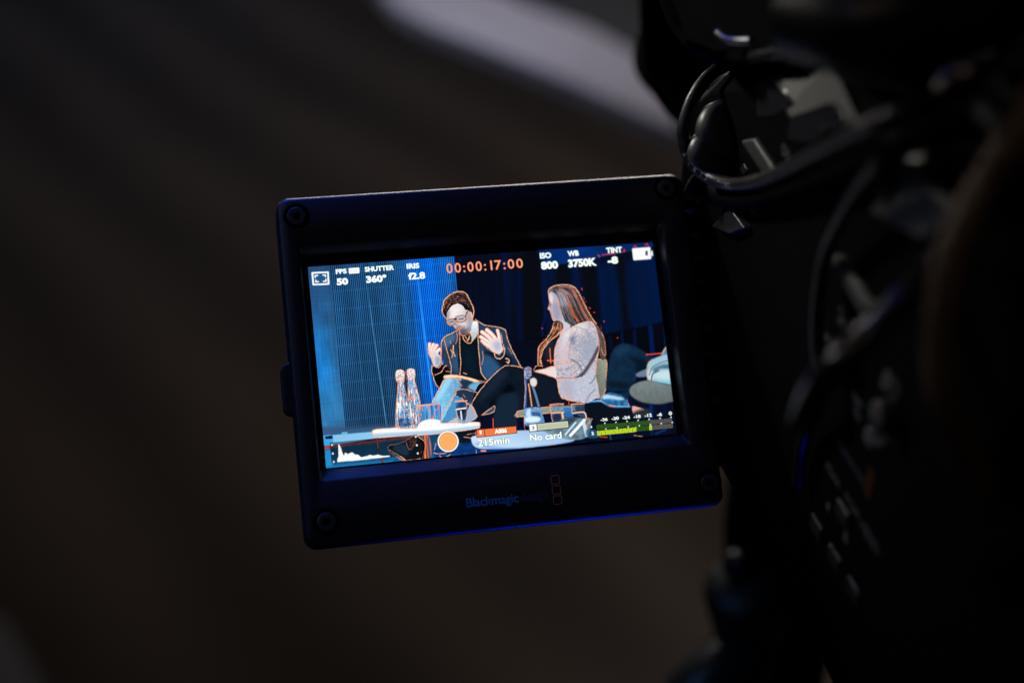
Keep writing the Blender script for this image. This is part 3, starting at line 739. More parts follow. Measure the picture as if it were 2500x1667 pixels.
# --- third guest: knee, hand, seat, boot (out of focus)
m = fill("1398 687 1356 678 1295 668 1311 583 1325 530 1343 493 1372 469 1407 463 1445 477 1487 505 1528 538 1528 572 1500 599 1449 607 1435 642 1402 663 1388 720 1344 692", (20, 52, 76), 1, soft=3, tex=NM, amt=.2)
shade(m, "1354 494 1406 474 1443 497 1402 503 1370 525", (36, 72, 98), .7, 8)
shade(m, "1420 524 1505 560 1495 599 1444 604 1444 565", (8, 24, 40), .8, 8)
shade(m, "1307 631 1399 648 1391 672 1309 655", (8, 26, 40), .7, 7)
fill("1444 606 1496 591 1497 623 1447 624", (110, 128, 148), 1, soft=3)
fill("1581 513 1613 495 1633 523 1635 562 1573 537", (90, 140, 170), 1, soft=3)
m = fill("1496 599 1502 565 1526 548 1583 533 1622 546 1622 663 1562 659 1518 652 1493 637", (154, 184, 194), 1, soft=3)
shade(m, "1526 592 1583 577 1621 590 1619 605 1560 595 1533 612", (60, 90, 108), .8, 6)
shade(m, "1517 620 1575 601 1619 609 1614 648 1544 642", (190, 208, 212), .8, 7)
shade(m, "1490 598 1515 600 1518 649 1494 647", (200, 206, 208), .7, 6)
m = fill("1399 682 1423 655 1484 642 1543 654 1590 671 1642 660 1632 740 1580 753 1529 757 1457 742 1411 713", (124, 132, 134), 1, soft=3, col2=(104, 112, 110), d=(0, 1), tex=NM, amt=.08)
stroke("1502 619 1521 586 1564 566 1605 559", 5, (96, 122, 136), .8, soft=4)
stroke("1509 644 1520 615 1549 603", 6, (70, 92, 106), .8, soft=4)
stroke("1543 651 1591 666 1627 660", 8, (120, 190, 214), .8, soft=4)
stroke("1500 524 1539 524 1580 524", 5, (236, 88, 66), .95, jit=.3); peak("1579 525 1598 498 1614 494", 3.5); peak("1493 640 1492 598 1503 570 1529 548", 2.6, .7); stroke("1608 579 1616 594", 4, (220, 80, 60), .7)
fill("1183 720 1228 715 1261 704 1286 687 1316 682 1367 706 1391 747 1397 759 1321 755 1261 724", (60, 116, 156), 1, soft=2, tex=NM, amt=.5)
fill("1280 691 1319 697 1366 713 1360 722 1302 710 1273 710", (176, 214, 230), .9, soft=3)
stroke("1198 717 1257 715 1294 740 1386 754", 7, (130, 186, 220), .8, jit=.4, soft=3); peak("1257 718 1280 693 1318 702 1356 715", 3, .7, jit=.6); stroke("1279 744 1318 746", 6, (236, 130, 92), .9)
peak("1383 720 1391 754", 2.6, .7)
m = fill("1182 730 1261 730 1321 756 1399 764 1404 803 1409 842 1185 831 1177 773", (14, 24, 38), 1, soft=3)
fill("1405 755 1430 760 1460 775 1432 782 1406 787", (214, 172, 160), .95, soft=2); peak("1408 756 1428 769 1460 775", 2.6); fill("1410 780 1478 772 1478 810 1413 814", (60, 66, 68), .8, soft=4)
stroke("1492 758 1480 887", 16, (14, 56, 110), .8, soft=8); stroke("1621 780 1606 822", 8, (30, 90, 130), .8, soft=6)
fill("1183 816 1612 805 1628 917 1173 895", (8, 18, 40), .35, sm=False, soft=6)
stroke("1500 888 1546 876", 10, (14, 70, 130), .7, soft=6); peak("1395 887 1433 895", 3, .8); stroke("1236 878 1270 883", 4, (220, 100, 70), .8); stroke("1284 851 1286 893", 9, (70, 110, 150), .6, soft=5)

# --- foreground bottle and tumblers by the second table
b_ = mask(smooth2(pts("924 537 954 535 958 567 974 596 971 619 960 627 977 713 986 747 984 793 904 788 905 715 923 615")))
blend(b_, (40, 60, 84), .35)
stroke("931 542 923 615 910 715 905 773", 11, (66, 118, 190), .85, soft=4, jit=.2)
peak("926 537 921 585 921 632 905 715", 3.2, .9, jit=.5)
stroke("937 610 939 659 940 710", 6, (244, 160, 118), .95, jit=.25)
stroke("955 624 964 665 972 713", 11, (112, 144, 178), .85, soft=4)
fill("947 592 965 585 975 598 971 619 957 623 948 613", (196, 206, 206), 1, soft=1.5, pk=2)
fill("928 537 956 535 957 565 948 588 927 582", (140, 170, 205), .7, soft=2, tex=NF, amt=.8); speck(mask(pts("926 536 958 536 955 576 924 573")), .12, (236, 150, 120), 3, 30)
m = fill("911 719 975 721 986 756 984 802 903 796 902 748", (120, 160, 200), .85, soft=1.5, tex=NF, amt=.5)
fill("911 758 966 761 966 783 908 782", (216, 232, 242), .85, soft=3); fill("915 728 932 725 929 755 912 753", (230, 240, 248), .6, soft=3)
fill("939 739 973 742 973 759 939 755", (20, 50, 100), .5, soft=3)
peak("902 748 897 806 900 823", 3, .7, jit=.6)
fill("1085 731 1124 735 1128 779 1084 777", (52, 124, 184), .9, sm=False, soft=2)
m = fill("1025 713 1087 715 1084 782 1056 796 1027 791", (110, 140, 160), .65, sm=False, soft=1.5, tex=NF, amt=.5)
stroke("1024 713 1057 712 1086 715", 6, (240, 150, 118), .95, jit=.3); peak("1024 713 1024 747 1027 789", 3); stroke("1026 751 1083 752", 6, (242, 178, 150), .9); stroke("1076 756 1077 781", 9, (250, 190, 150), .9, soft=3)
fill("1035 760 1065 761 1064 788 1034 787", (16, 34, 60), .6, soft=3)
m = fill("1123 720 1182 722 1182 791 1128 765", (96, 128, 156), .6, sm=False, soft=1.5, tex=NF, amt=.5)
stroke("1122 720 1151 720 1182 722", 6, (226, 170, 160), .9, jit=.3); peak("1122 720 1122 756", 3); stroke("1124 760 1177 761 1184 791", 6, (244, 190, 170), .9); fill("1141 730 1178 731 1175 752 1141 751", (24, 38, 56), .6, soft=3)
fill("988 831 1034 806 1079 781 1127 779 1177 790 1206 801 1176 874 1090 877", (120, 140, 150), .9, soft=2, tex=NM, amt=.25)
fill("1060 796 1123 777 1143 787 1074 823", (50, 66, 78), .8, soft=4)
stroke("1102 859 1138 829 1174 796", 13, (226, 236, 240), .95, soft=2, sm=False); stroke("1079 853 1133 803", 8, (190, 210, 222), .9, soft=2); stroke("1169 806 1177 866", 16, (206, 220, 228), .8, soft=4)
peak("1181 791 1211 795 1184 820 1184 841", 2.8, .8)
fill("1180 841 1226 848 1231 880 1180 877", (60, 100, 130), .8, soft=3)

# --- readout graphics that belong to the picture: histogram, record disc, card boxes, level meters
m = mask(pts("26 789 411 790 406 878 26 879"))
blend(m, (6, 26, 40), .42)
fill("52 877 53 864 59 854 63 799 67 801 73 818 77 839 83 853 88 840 94 841 100 847 113 842 120 841 131 851 144 854 157 866 185 863 196 859 209 864 232 862 250 869 283 871 282 876 159 878", (252, 250, 240), 1, sm=False, soft=.5)
for s_ in ("35 800 35 800", "35 837 35 838", "36 874 36 874", "404 799 405 799", "405 836 406 837", "406 872 406 873"):
    stroke(s_, 7.5, (250, 250, 240), 1, sm=False)
def disc(s, r_, col, a=1):
    P = pts(s)[0]
    blend(np.clip(r_ - np.hypot(XX - P[0], YY - P[1]) + .5, 0, 1), col, a)
disc("546 833", 48.5, (70, 60, 60), .6); disc("546 833", 47, (255, 246, 236)); disc("546 833", 40.5, (150, 84, 40)); disc("546 833", 38.8, (226, 166, 106))
def boxed(s, col, edge, wd=3):
    P = pts(s); blend(mask(P), col); stroke(P, wd, edge, 1, closed=True, sm=False)
boxed("679 793 859 794 859 825 676 828", (214, 122, 76), (100, 40, 22))
stroke("714 794 713 827", 3, (110, 46, 26), 1, sm=False)
boxed("918 791 1099 792 1099 824 917 825", (176, 182, 162), (14, 16, 20))
blend(mask(pts("919 793 954 793 953 823 919 823")), (232, 236, 226)); stroke("954 792 954 824", 3, (14, 16, 20), 1, sm=False)
PA, PB = pts("1228 824 1584 826"); QA, QB = pts("1226 845 1582 846"); RA, RB = pts("1227 851 1585 850"); TA, TB = pts("1226 872 1584 871")
N_ = 54
for row, (a0, a1, b0, b1) in enumerate(((PA, PB, QA, QB), (RA, RB, TA, TB))):
    for k in range(N_):
        t0 = (k + .10) / N_; t1 = (k + .86) / N_
        P = np.array([a0 + (a1 - a0) * t0, a0 + (a1 - a0) * t1, b0 + (b1 - b0) * t1, b0 + (b1 - b0) * t0])
        if row == 0: col = (62, 98, 34) if k < 38 else (96, 96, 92)
        else: col = (176, 222, 40) if k < 28 or k in (37, 38) else ((62, 98, 34) if k < 37 else (100, 100, 96))
        blend(mask(P), col)
for k in range(7):
    t = (1447 + k * 119.3 - 1357) / 815
    for a0, a1 in ((PA, PB), (RA, RB)):
        q = a0 + (a1 - a0) * (t if a0 is PA else (t + .006)) - np.array([0, 5])
        blend(np.clip(3.2 - np.hypot(XX - q[0], YY - q[1]) + .5, 0, 1), (236, 246, 240))
# icon: frame guides, off-speed tag, battery
stroke("18 29 87 31 85 84 18 82", 7.5, (240, 255, 248), 1, closed=True, sm=False)
for s_ in ("29 50 29 42 40 42", "64 42 74 42 74 50", "75 62 75 71 63 71", "41 71 30 71 30 63"):
    stroke(s_, 5.5, (240, 255, 248), 1, sm=False)
m = blur1(mask(pts("180 21 227 21 226 45 180 44")), .8); blend(m, (244, 252, 244)); stroke("182 22 226 22 224 43 182 43", 4, (244, 252, 244), 1, closed=True, sm=False)
stroke("1500 27 1579 27 1577 76 1499 75", 8, (236, 255, 244), 1, closed=True, sm=False)
blend(mask(pts("1500 27 1579 27 1577 76 1499 75")), (240, 255, 246)); stroke("1588 45 1588 62", 8, (236, 255, 244), 1, sm=False)
blend(mask(pts("1558 40 1569 40 1568 62 1557 62")), (8, 30, 46))
for s_ in ("1504 17 1513 12 1517 20", "1560 14 1569 6 1574 16", "1456 24 1460 34 1447 35"): stroke(s_, 4.5, (206, 60, 62), .9, jit=.3)
stroke("1350 44 1382 42 1413 41", 4.5, (186, 56, 62), .9, jit=.3); stroke("1331 43 1335 49", 6, (200, 62, 66), .9); stroke("1279 50 1289 50", 4, (150, 40, 60), .7)
for s_ in ("1319 353 1321 355", "1028 361 1030 363", "1374 434 1376 436", "1234 192 1235 200", "1278 308 1281 310", "1260 287 1263 289"): stroke(s_, 4, (226, 84, 70), .9, sm=False)

# faint pixel structure, edge fall-off of the panel itself is left to the lens
img = np.clip(img, 0, 1)
img = img * (1 + .05 * (nr.rand(SH, SW, 1).astype(np.float32) - .5))
small = img.reshape(SH // 2, 2, SW // 2, 2, 3).mean((1, 3))
small = np.clip(small - .045 * np.sin(2 * np.pi * small), 0, 1)
small = np.clip(small + .55 * (small - blur1(small, 1.3)), 0, 1)
glowm = blur1(np.clip(small - .72, 0, 1), 2.2)
small = np.clip(small + glowm * .45, 0, 1)
lin = np.where(small > .04045, ((small + .055) / 1.055) ** 2.4, small / 12.92)

# ================================================================== THE SETTING
def floor_material():
    m = bpy.data.materials.new('dark_floor_boards')
    m.use_nodes = True
    nt = m.node_tree; b = nt.nodes['Principled BSDF']
    b.inputs['Roughness'].default_value = 0.65
    tc = nt.nodes.new('ShaderNodeTexCoord')
    mp = nt.nodes.new('ShaderNodeMapping'); mp.inputs['Rotation'].default_value = (0, 0, math.radians(-38))
    wv = nt.nodes.new('ShaderNodeTexWave'); wv.inputs['Scale'].default_value = 0.9; wv.inputs['Distortion'].default_value = 2.5
    wv.inputs['Detail'].default_value = 3; wv.inputs['Detail Scale'].default_value = 0.8
    ns = nt.nodes.new('ShaderNodeTexNoise'); ns.inputs['Scale'].default_value = 1.3; ns.inputs['Detail'].default_value = 6
    mx = nt.nodes.new('ShaderNodeMix'); mx.data_type = 'FLOAT'; mx.inputs[0].default_value = 0.55
    rp = nt.nodes.new('ShaderNodeValToRGB')
    rp.color_ramp.elements[0].position = 0.25; rp.color_ramp.elements[0].color = (0.055, 0.046, 0.040, 1)
    rp.color_ramp.elements[1].position = 0.8; rp.color_ramp.elements[1].color = (0.115, 0.095, 0.080, 1)
    nt.links.new(tc.outputs['Object'], mp.inputs['Vector'])
    nt.links.new(mp.outputs['Vector'], wv.inputs['Vector'])
    nt.links.new(tc.outputs['Object'], ns.inputs['Vector'])
    nt.links.new(wv.outputs['Fac'], mx.inputs[2]); nt.links.new(ns.outputs['Fac'], mx.inputs[3])
    nt.links.new(mx.outputs[0], rp.inputs['Fac'])
    nt.links.new(rp.outputs['Color'], b.inputs['Base Color'])
    return m

o = mesh_obj('floor', [(-15, -5, 0), (15, -5, 0), (15, 25, 0), (-15, 25, 0)], [(0, 1, 2, 3)], floor_material())
tag(o, kind='structure')

# desk beyond the monitor, seen out of focus: pale front edge, dark top
desk = empty('desk', Matrix.Translation(Vector(DESK[0])))
tag(desk, 'blurred desk with a pale lilac edge beyond the monitor at the top', 'desk')
def slab(name, poly, z0, z1, material, parent):
    o0 = parent.matrix_world.translation
    v, f = prism_geo([(p[0] - o0.x, p[1] - o0.y) for p in poly], z0 - o0.z, z1 - o0.z)
    return mesh_obj(name, v, f, material, parent, bevel=0.004)
slab('pale_edge', DESK, 0.975, 1.0, M['white_panel'], desk)
slab('top', DESK_TOP, 0.965, 0.994, M['teal_top'], desk)
tx = sum(p[0] for p in DESK_TOP) / len(DESK_TOP) - desk.location.x; ty = sum(p[1] for p in DESK_TOP) / len(DESK_TOP) - desk.location.y
v, f = box_geo(tx + .55, tx + .60, ty + .30, ty + .35, -1.0, -0.04)
mesh_obj('leg', v, f, M['matte'], desk, bevel=0.003)

v, f = prism_geo([(p[0] - PAPER[0][0], p[1] - PAPER[0][1]) for p in PAPER], 0.001, 0.006)
o = mesh_obj('paper_sheet', v, f, M['paper'])
o.location = (PAPER[0][0], PAPER[0][1], 0)
tag(o, 'pale blurred sheet lying on the dark floor at the lower left corner', 'paper')

# ================================================================== THE VIDEO CAMERA
MM = 0.001
bp_, bl_ = math.radians(35), math.radians(12)
vUP = Vector((0, math.cos(bp_), math.sin(bp_)))
vHB = Vector((0, -math.sin(bp_), math.cos(bp_)))
vB = math.cos(bl_) * vHB + math.sin(bl_) * Vector((1, 0, 0))
vL = -math.cos(bl_) * Vector((1, 0, 0)) + math.sin(bl_) * vHB
def frame(x, y, z, o_):
    m_ = Matrix.Identity(4)
    for i in range(3):
        m_[i][0], m_[i][1], m_[i][2], m_[i][3] = x[i], y[i], z[i], o_[i]
    return m_
# body frame: x towards the rear, y up, z out of the operator's side
BODY = CAM @ frame(vB, vUP, vL, Vector((0.057564, -0.040986, -0.375)))
MON = CAM @ Matrix(((0.9792, -0.1095, 0.1708, -0.0043), (0.0820, 0.9837, 0.1601, -0.0025), (-0.1855, -0.1428, 0.9722, -0.3558), (0, 0, 0, 1)))

root = empty('video_camera', BODY)
tag(root, 'black professional video camera with its lit monitor folded out', 'video camera')
def part(name, geo, material, parent=root, k=MM, **kw):
    v, f = geo
    return mesh_obj(name, [Vector(p) * k for p in v], f, material, parent, **kw)

# body: stations along the length, each a profile (height, outward)
st = [(-58, 84, 96, 20), (-40, 98, 108, 18), (-15, 110, 119, 14), (5, 118, 127, 9), (20, 125, 131, 4), (60, 128, 132, 3), (135, 128, 132, 3)]
loops = []
for s_, hs, ht, cw in st:
    loops.append([Vector((s_, 0, -3)), Vector((s_, 3, 0)), Vector((s_, hs * .5, 0)), Vector((s_, hs, 0)), Vector((s_, (hs + ht) / 2 + 1, -cw * .35)), Vector((s_, ht, -cw)),
                  Vector((s_, ht, -106)), Vector((s_, ht - 5, -112)), Vector((s_, 4, -112)), Vector((s_, 0, -108))])
body = part('body', bridge(loops), M['matte'], bevel=0.0012)

# grey sculpted cowl on the upper front corner
part('cowl', (COWL, [(0, 1, 2, 3, 4), (1, 5, 6, 2), (2, 6, 7), (6, 7, 8, 9, 10, 11, 12, 5), (8, 13, 14, 9)]), M['cowl'], smooth=True, bevel=0.0006)
part('side_window', prism_geo([(p[0], p[1]) for p in WIN1], -2, 0.4), M['gloss'], bevel=0.0003)
lcd = part('status_display', prism_geo([(p[0], p[1]) for p in WIN2], -2, 0.5), M['gloss'], bevel=0.0003)
part('latch_hook', tube_geo(smooth_path([Vector(p) for p in HOOK], 5), 0.25, 8), M['steel'], lcd, smooth=True)
part('trim_edge', tube_geo([Vector(p) for p in TRIM], 0.35, 8), M['steel'], smooth=True)

# rings of the lens barrel ahead of the body
ax_o = Vector(BARREL[0]); ax = Vector((-0.80, -0.50, 0.30)).normalized()
brl = part('lens_barrel', lathe_geo([(2, -14), (11.5, -14), (12.5, -12.5), (12.5, -4), (10, -1), (9, 2)], ax_o, ax, 56), M['gloss'], smooth=True)
part('grip_ring', lathe_geo([(4, -3), (7.0, -2.5), (8.2, 0), (7.4, 3.5), (4, 4.5)], Vector(BARREL[1]), ax, 48), M['ring'], brl, smooth=True, sub=1)
part('grip_ring', lathe_geo([(3, -3), (5.6, -2.5), (6.6, 0), (5.8, 3), (3, 4)], Vector(BARREL[2]), ax, 48), M['ring'], brl, smooth=True, sub=1)
part('hinge_arm', prism_geo(ARM, -3, 1.2), M['trim'], bevel=0.0008)
part('release_button', prism_geo(BUTTON, -2, 2.2), M['lip'], bevel=0.0006)
part('button', prism_geo(DIAMOND, -1, 0.6), M['lip'], bevel=0.0003)

# operator side panel
pan = part('control_panel', prism_geo([(-22, 8), (118, 8), (118, 110), (30, 110), (-22, 92)], -1, 0.25), M['matte'], bevel=0.0006)
def label_text(s, x0, x1, y, h, material=M['print'], bold=0.0, z=0.32):
    o = part('printed_lettering', text_geo(s, x0, y, x1, y + h, z, bold), material, pan)
    return o
label_text('2 STOPS', -8.2, -1.2, 87.2, 1.5)
label_text('4 STOPS', -9.6, -2.6, 84.9, 1.5)
label_text('6 STOPS', -11.2, -4.2, 82.5, 1.5)
label_text('ON', 6.6, 11.0, 104.6, 2.6)
label_text('XLR1', 39.6, 46.4, 77.9, 2.2)
label_text('OFF', 55.2, 60.0, 74.0, 2.0)
label_text('48V', 55.6, 60.6, 71.2, 2.0)
label_text('PEAK', 49.6, 57.0, 50.8, 2.0)
label_text('PGM', 59.8, 66.4, 50.5, 2.4)
label_text('MENU', 68.2, 76.6, 50.2, 2.4)
label_text('Blackmagic', 53.0, 61.6, 60.2, 1.6, M['print_side'])
label_text('design', 62.0, 66.2, 60.2, 1.6, M['print_side'])
part('arrow_mark', ([Vector((62.0, 41.8, .32)), Vector((64.4, 41.8, .32)), Vector((62.4, 45.0, .32))], [(0, 1, 2)]), M['print'], pan)
part('arrow_mark', ([Vector((52.0, 42.8, .32)), Vector((54.0, 41.8, .32)), Vector((53.6, 44.4, .32))], [(0, 1, 2)]), M['print'], pan)
def ring_geo(cx, cy, a, r_, t, z, n=6):
    o1 = rrect(cx - a, cx + a, cy - a, cy + a, r_, z, n); o2 = rrect(cx - a + t, cx + a - t, cy - a + t, cy + a - t, max(r_ - t, .05), z, n)
    k = len(o1)
    return o1 + o2, [(i, (i + 1) % k, (i + 1) % k + k, i + k) for i in range(k)]
for dy in (3.6, 1.2, -1.2):
    part('emblem_square', ring_geo(68.2, 61.0 + dy, 1.05, .35, .28, .32), M['print_orange'], pan)
def toggle(x, y):
    b_ = part('toggle_switch', prism_geo([(x - 3.2, y - 1.6), (x + 3.2, y - 1.6), (x + 3.2, y + 1.6), (x - 3.2, y + 1.6)], 0, .9), M['lip'], pan, bevel=0.0002)
    part('switch_cap', prism_geo([(x - 1.6, y - .7), (x + 1.6, y - .7), (x + 1.6, y + .7), (x - 1.6, y + .7)], .9, 2.2), M['trim'], pan, bevel=0.0003)
toggle(68.2, 72.8); toggle(74.6, 79.0); toggle(48.8, 88.6); toggle(70.4, 88.2)
def dial(x, y, r_):
    part('gain_dial', lathe_geo([(r_, 0), (r_, 3), (r_ * .9, 3.8), (.1, 3.8)], Vector((x, y, .2)), Vector((0, 0, 1)), 32), M['lip'], pan, smooth=True, bevel=0.0003)
    part('dial_mark', prism_geo([(x - .5, y + r_ * .4), (x + .5, y + r_ * .4), (x + .5, y + r_ * .85), (x - .5, y + r_ * .85)], 3.9, 4.15), M['print_orange'], pan)
dial(52.0, 82.4, 3.6); dial(72.4, 83.0, 3.2)
for x, y in ((63.9, 72.6), (63.8, 70.7), (66.2, 76.4), (66.0, 78.6)):
    part('indicator_dot', lathe_geo([(.55, 0), (.5, .3), (.05, .35)], Vector((x, y, .2)), Vector((0, 0, 1)), 12), M['steel'], pan, smooth=True)
for x, y in ((50, 34), (60, 34), (70, 34), (60, 47)):
    part('menu_button', prism_geo([(x - 3, y - 2), (x + 3, y - 2), (x + 3, y + 2), (x - 3, y + 2)], 0, .8), M['shell'], pan, bevel=0.0004)
part('side_plate', prism_geo(PLATE, 0, 1.5), M['trim'], bevel=0.0008)
part('side_rail', prism_geo(RAIL, 0, 2.5), M['trim'], bevel=0.0008)
part('side_rail', prism_geo(RAIL2, 0, 2.5), M['lip'], bevel=0.0008)

# ------------------------------------------------------------------ fold-out monitor
mon = bpy.data.objects.new('monitor', None)
n_ = 10
outer = lambda i, z, r_=3.2: rrect(-50.9 + i, 53.6 - i, -44.0 + i, 42.0 - i, r_, z, n_)
wl = rrect(-46.7, 47.0, -28.5, 29.9, 1.2, 3.0, n_)
wl1 = rrect(-46.2, 46.5, -28.0, 29.4, 1.0, 2.7, n_)
wb = rrect(-45.6, 45.7, -25.2, 27.6, 0.4, -0.05, n_)
loops = [outer(3, -11), outer(.8, -10.5), outer(0, -9.5), outer(0, 2.0), outer(.35, 2.6), outer(1.0, 3.0), wl, wl1, wb]
v, f = bridge(loops)
mon = mesh_obj('monitor', [p * MM for p in v], f, M['shell'], root)
mon.data.polygons.foreach_set('use_smooth', [True] * len(mon.data.polygons))
wn = mon.modifiers.new('split', 'EDGE_SPLIT'); wn.split_angle = math.radians(32)
mon.matrix_local = BODY.inverted() @ MON
tag(mon, 'lit monitor with a flat black bezel')
v, f = bridge([rrect(-45.55, 45.65, -25.15, 27.55, .8, -.03, n_), rrect(-45.55, 45.65, -25.15, 27.55, .8, .02, n_)])
part('screen_glass', (v, f), M['glass'], mon)

# the lit screen: 800 x 450 colour samples on one sheet
gw, gh = SW // 2, SH // 2
xs = np.linspace(-44.3, 44.3, gw); ys = np.linspace(24.9, -24.9, gh)
gx, gy = np.meshgrid(xs, ys)
co = np.zeros((gh * gw, 3), np.float32); co[:, 0] = gx.ravel() * MM; co[:, 1] = gy.ravel() * MM; co[:, 2] = 0.06 * MM
idx = np.arange(gh * gw).reshape(gh, gw)
q = np.stack([idx[1:, :-1], idx[1:, 1:], idx[:-1, 1:], idx[:-1, :-1]], -1).reshape(-1, 4)
me = bpy.data.meshes.new('screen')
me.vertices.add(len(co)); me.vertices.foreach_set('co', co.ravel())
me.loops.add(q.size); me.loops.foreach_set('vertex_index', q.ravel().astype(np.int32))
me.polygons.add(len(q)); me.polygons.foreach_set('loop_start', (np.arange(len(q)) * 4).astype(np.int32))
try: me.polygons.foreach_set('loop_total', np.full(len(q), 4, np.int32))
except Exception: pass
me.update(calc_edges=True)
ca = me.color_attributes.new('picture', 'FLOAT_COLOR', 'POINT')
ca.data.foreach_set('color', np.concatenate([lin.reshape(-1, 3), np.ones((gh * gw, 1))], 1).astype(np.float32).ravel())
sm_ = bpy.data.materials.new('lit_screen_picture'); sm_.use_nodes = True
nt = sm_.node_tree; b = nt.nodes['Principled BSDF']
at_ = nt.nodes.new('ShaderNodeVertexColor'); at_.layer_name = 'picture'
b.inputs['Base Color'].default_value = (0.004, 0.004, 0.006, 1); b.inputs['Roughness'].default_value = 0.25
nt.links.new(at_.outputs['Color'], b.inputs['Emission Color']); b.inputs['Emission Strength'].default_value = 1.0
me.materials.append(sm_)
scr = bpy.data.objects.new('screen', me); C.objects.link(scr); scr.parent = mon
tag(scr, 'lit screen showing two seated speakers on a stage with focus outlines')

M['lit_white'] = glow('lit_white_type', (240, 255, 248), 1.15)
M['lit_orange'] = glow('lit_orange_type', (255, 172, 126), 1.1)
M['lit_rust'] = glow('lit_rust_halo', (196, 84, 60), 1.0)
M['lit_black'] = glow('dark_type', (10, 14, 20), 1.0)
M['lit_grey'] = glow('lit_grey_type', (196, 206, 200), 1.0)
def px(s):
    P = pts(s); return [(-44.3 + a / 1600 * 88.6, 24.9 - b_ / 900 * 49.8) for a, b_ in P]
def readout(s, box, material=None, bold=0.03, spacing=1.0, halo=None, hb=0.07, name='readout_text', z=.10):
    (x0, y0), (x1, y1) = px(box)
    if halo is not None:
        d = (y1 - y0) * (hb - bold) * .9
        part('readout_outline', text_geo(s, x0 - d, y0 - d, x1 + d, y1 + d, z - .02, hb, spacing), halo, mon)
    return part(name, text_geo(s, x0, y0, x1, y1, z, bold, spacing), material or M['lit_white'], mon)
readout('FPS', "121 42 170 20", bold=.045)
readout('OS', "186 39 218 28", M['lit_grey'], bold=.0)
readout('50', "121 93 172 62", bold=.055)
readout('SHUTTER', "251 42 383 19", bold=.045)
readout('360°', "253 93 345 61", bold=.055)
readout('IRIS', "440 42 498 18", bold=.045)
readout('f2.8', "443 92 520 61", bold=.04)
readout('00:00:1', "620 75 830 32", M['lit_orange'], bold=-.004, spacing=1.22, halo=M['lit_rust'], hb=.024)
readout('7:00', "843 75 973 33", M['lit_orange'], bold=-.004, spacing=1.22, halo=M['lit_rust'], hb=.024)
readout('ISO', "1057 40 1110 13", bold=.045)
readout('800', "1057 91 1137 55", bold=.055)
readout('WB', "1188 39 1241 13", bold=.045)
readout('3750K', "1185 91 1320 54", bold=.055)
readout('TINT', "1373 38 1448 11", bold=.045)
readout('-8', "1373 89 1423 55", bold=.055)
readout('1', "691 816 700 800", bold=.03)
readout('A006', "759 820 815 801", bold=.045)
readout('215min', "678 870 822 839", bold=.03, halo=M['lit_black'], hb=.06)
readout('2', "931 816 942 803", M['lit_black'], bold=.035)
readout('No card', "916 869 1062 839", bold=.03, halo=M['lit_black'], hb=.06)
readout('1', "1200 835 1207 828", bold=.035)
readout('2', "1200 868 1212 853", bold=.035)
for k, (s_, bx) in enumerate((('-36', "1250 810 1283 797"), ('-30', "1302 810 1336 796"), ('-24', "1353 811 1388 797"), ('-18', "1406 811 1439 797"),
                              ('-12', "1458 811 1492 796"), ('-6', "1517 812 1540 797"), ('0', "1573 812 1588 796"))):
    readout(s_, bx, bold=.035)

# printed maker's mark under the screen
part('printed_lettering', text_geo('Blackmagic', -11.6, -37.9, 1.3, -35.7, 3.04, .012, .95), M['print_blue_lit'], mon)
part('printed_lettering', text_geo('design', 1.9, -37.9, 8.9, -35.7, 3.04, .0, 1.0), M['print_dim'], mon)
for y in (-33.4, -35.9, -38.4):
    part('emblem_square', ring_geo(11.0, y, 1.12, .42, .2, 3.04), M['print_rose'], mon)
# corner screws; flat black discs and stars stand for shaded wells and sockets
def screw(x, y):
    part('screw_well_shade', lathe_geo([(3.25, 0), (3.25, .05), (.1, .05)], Vector((x, y, 2.98)), Vector((0, 0, 1)), 36), M['recess_shade'], mon)
    part('screw', lathe_geo([(2.25, 0), (2.25, .12), (2.0, .26), (.1, .26)], Vector((x, y, 3.02)), Vector((0, 0, 1)), 36), M['head'], mon, smooth=False)
    star = [(x + (1.15 if k % 2 == 0 else .78) * math.cos(math.pi * k / 6 + .2), y + (1.15 if k % 2 == 0 else .78) * math.sin(math.pi * k / 6 + .2)) for k in range(12)]
    part('screw_socket_shade', prism_geo(star, 3.28, 3.31), M['recess_shade'], mon)
for x, y in ((-46.1, 37.2), (48.8, 38.2), (50.2, -38.1), (-45.5, -37.8)):
    screw(x, y)
# tab on the left edge
part('release_tab', prism_geo([(-50.6, 2.0), (-52.4, 1.2), (-53.2, .2), (-53.2, -9.8), (-52.2, -10.9), (-50.6, -11.2)], -7, -1.5), M['shell'], mon, bevel=0.0004)
# ribbed hinge along the right edge
hg = part('hinge', lathe_geo([(.1, -34), (3.2, -34), (3.2, 36), (.1, 36)], Vector((57.0, 0, -5.5)), Vector((0, 1, 0)), 24), M['matte'], mon, smooth=False)
gg = []
for k in range(9):
    y = 32 - k * 6.2
    gg.append(lathe_geo([(3.1, y - 1.6), (4.0, y - 1.2), (4.2, y), (4.0, y + 1.2), (3.1, y + 1.6)], Vector((57.0, 0, -5.5)), Vector((0, 1, 0)), 24))
part('hinge_ribs', join_geo(gg), M['lip'], mon, smooth=True)

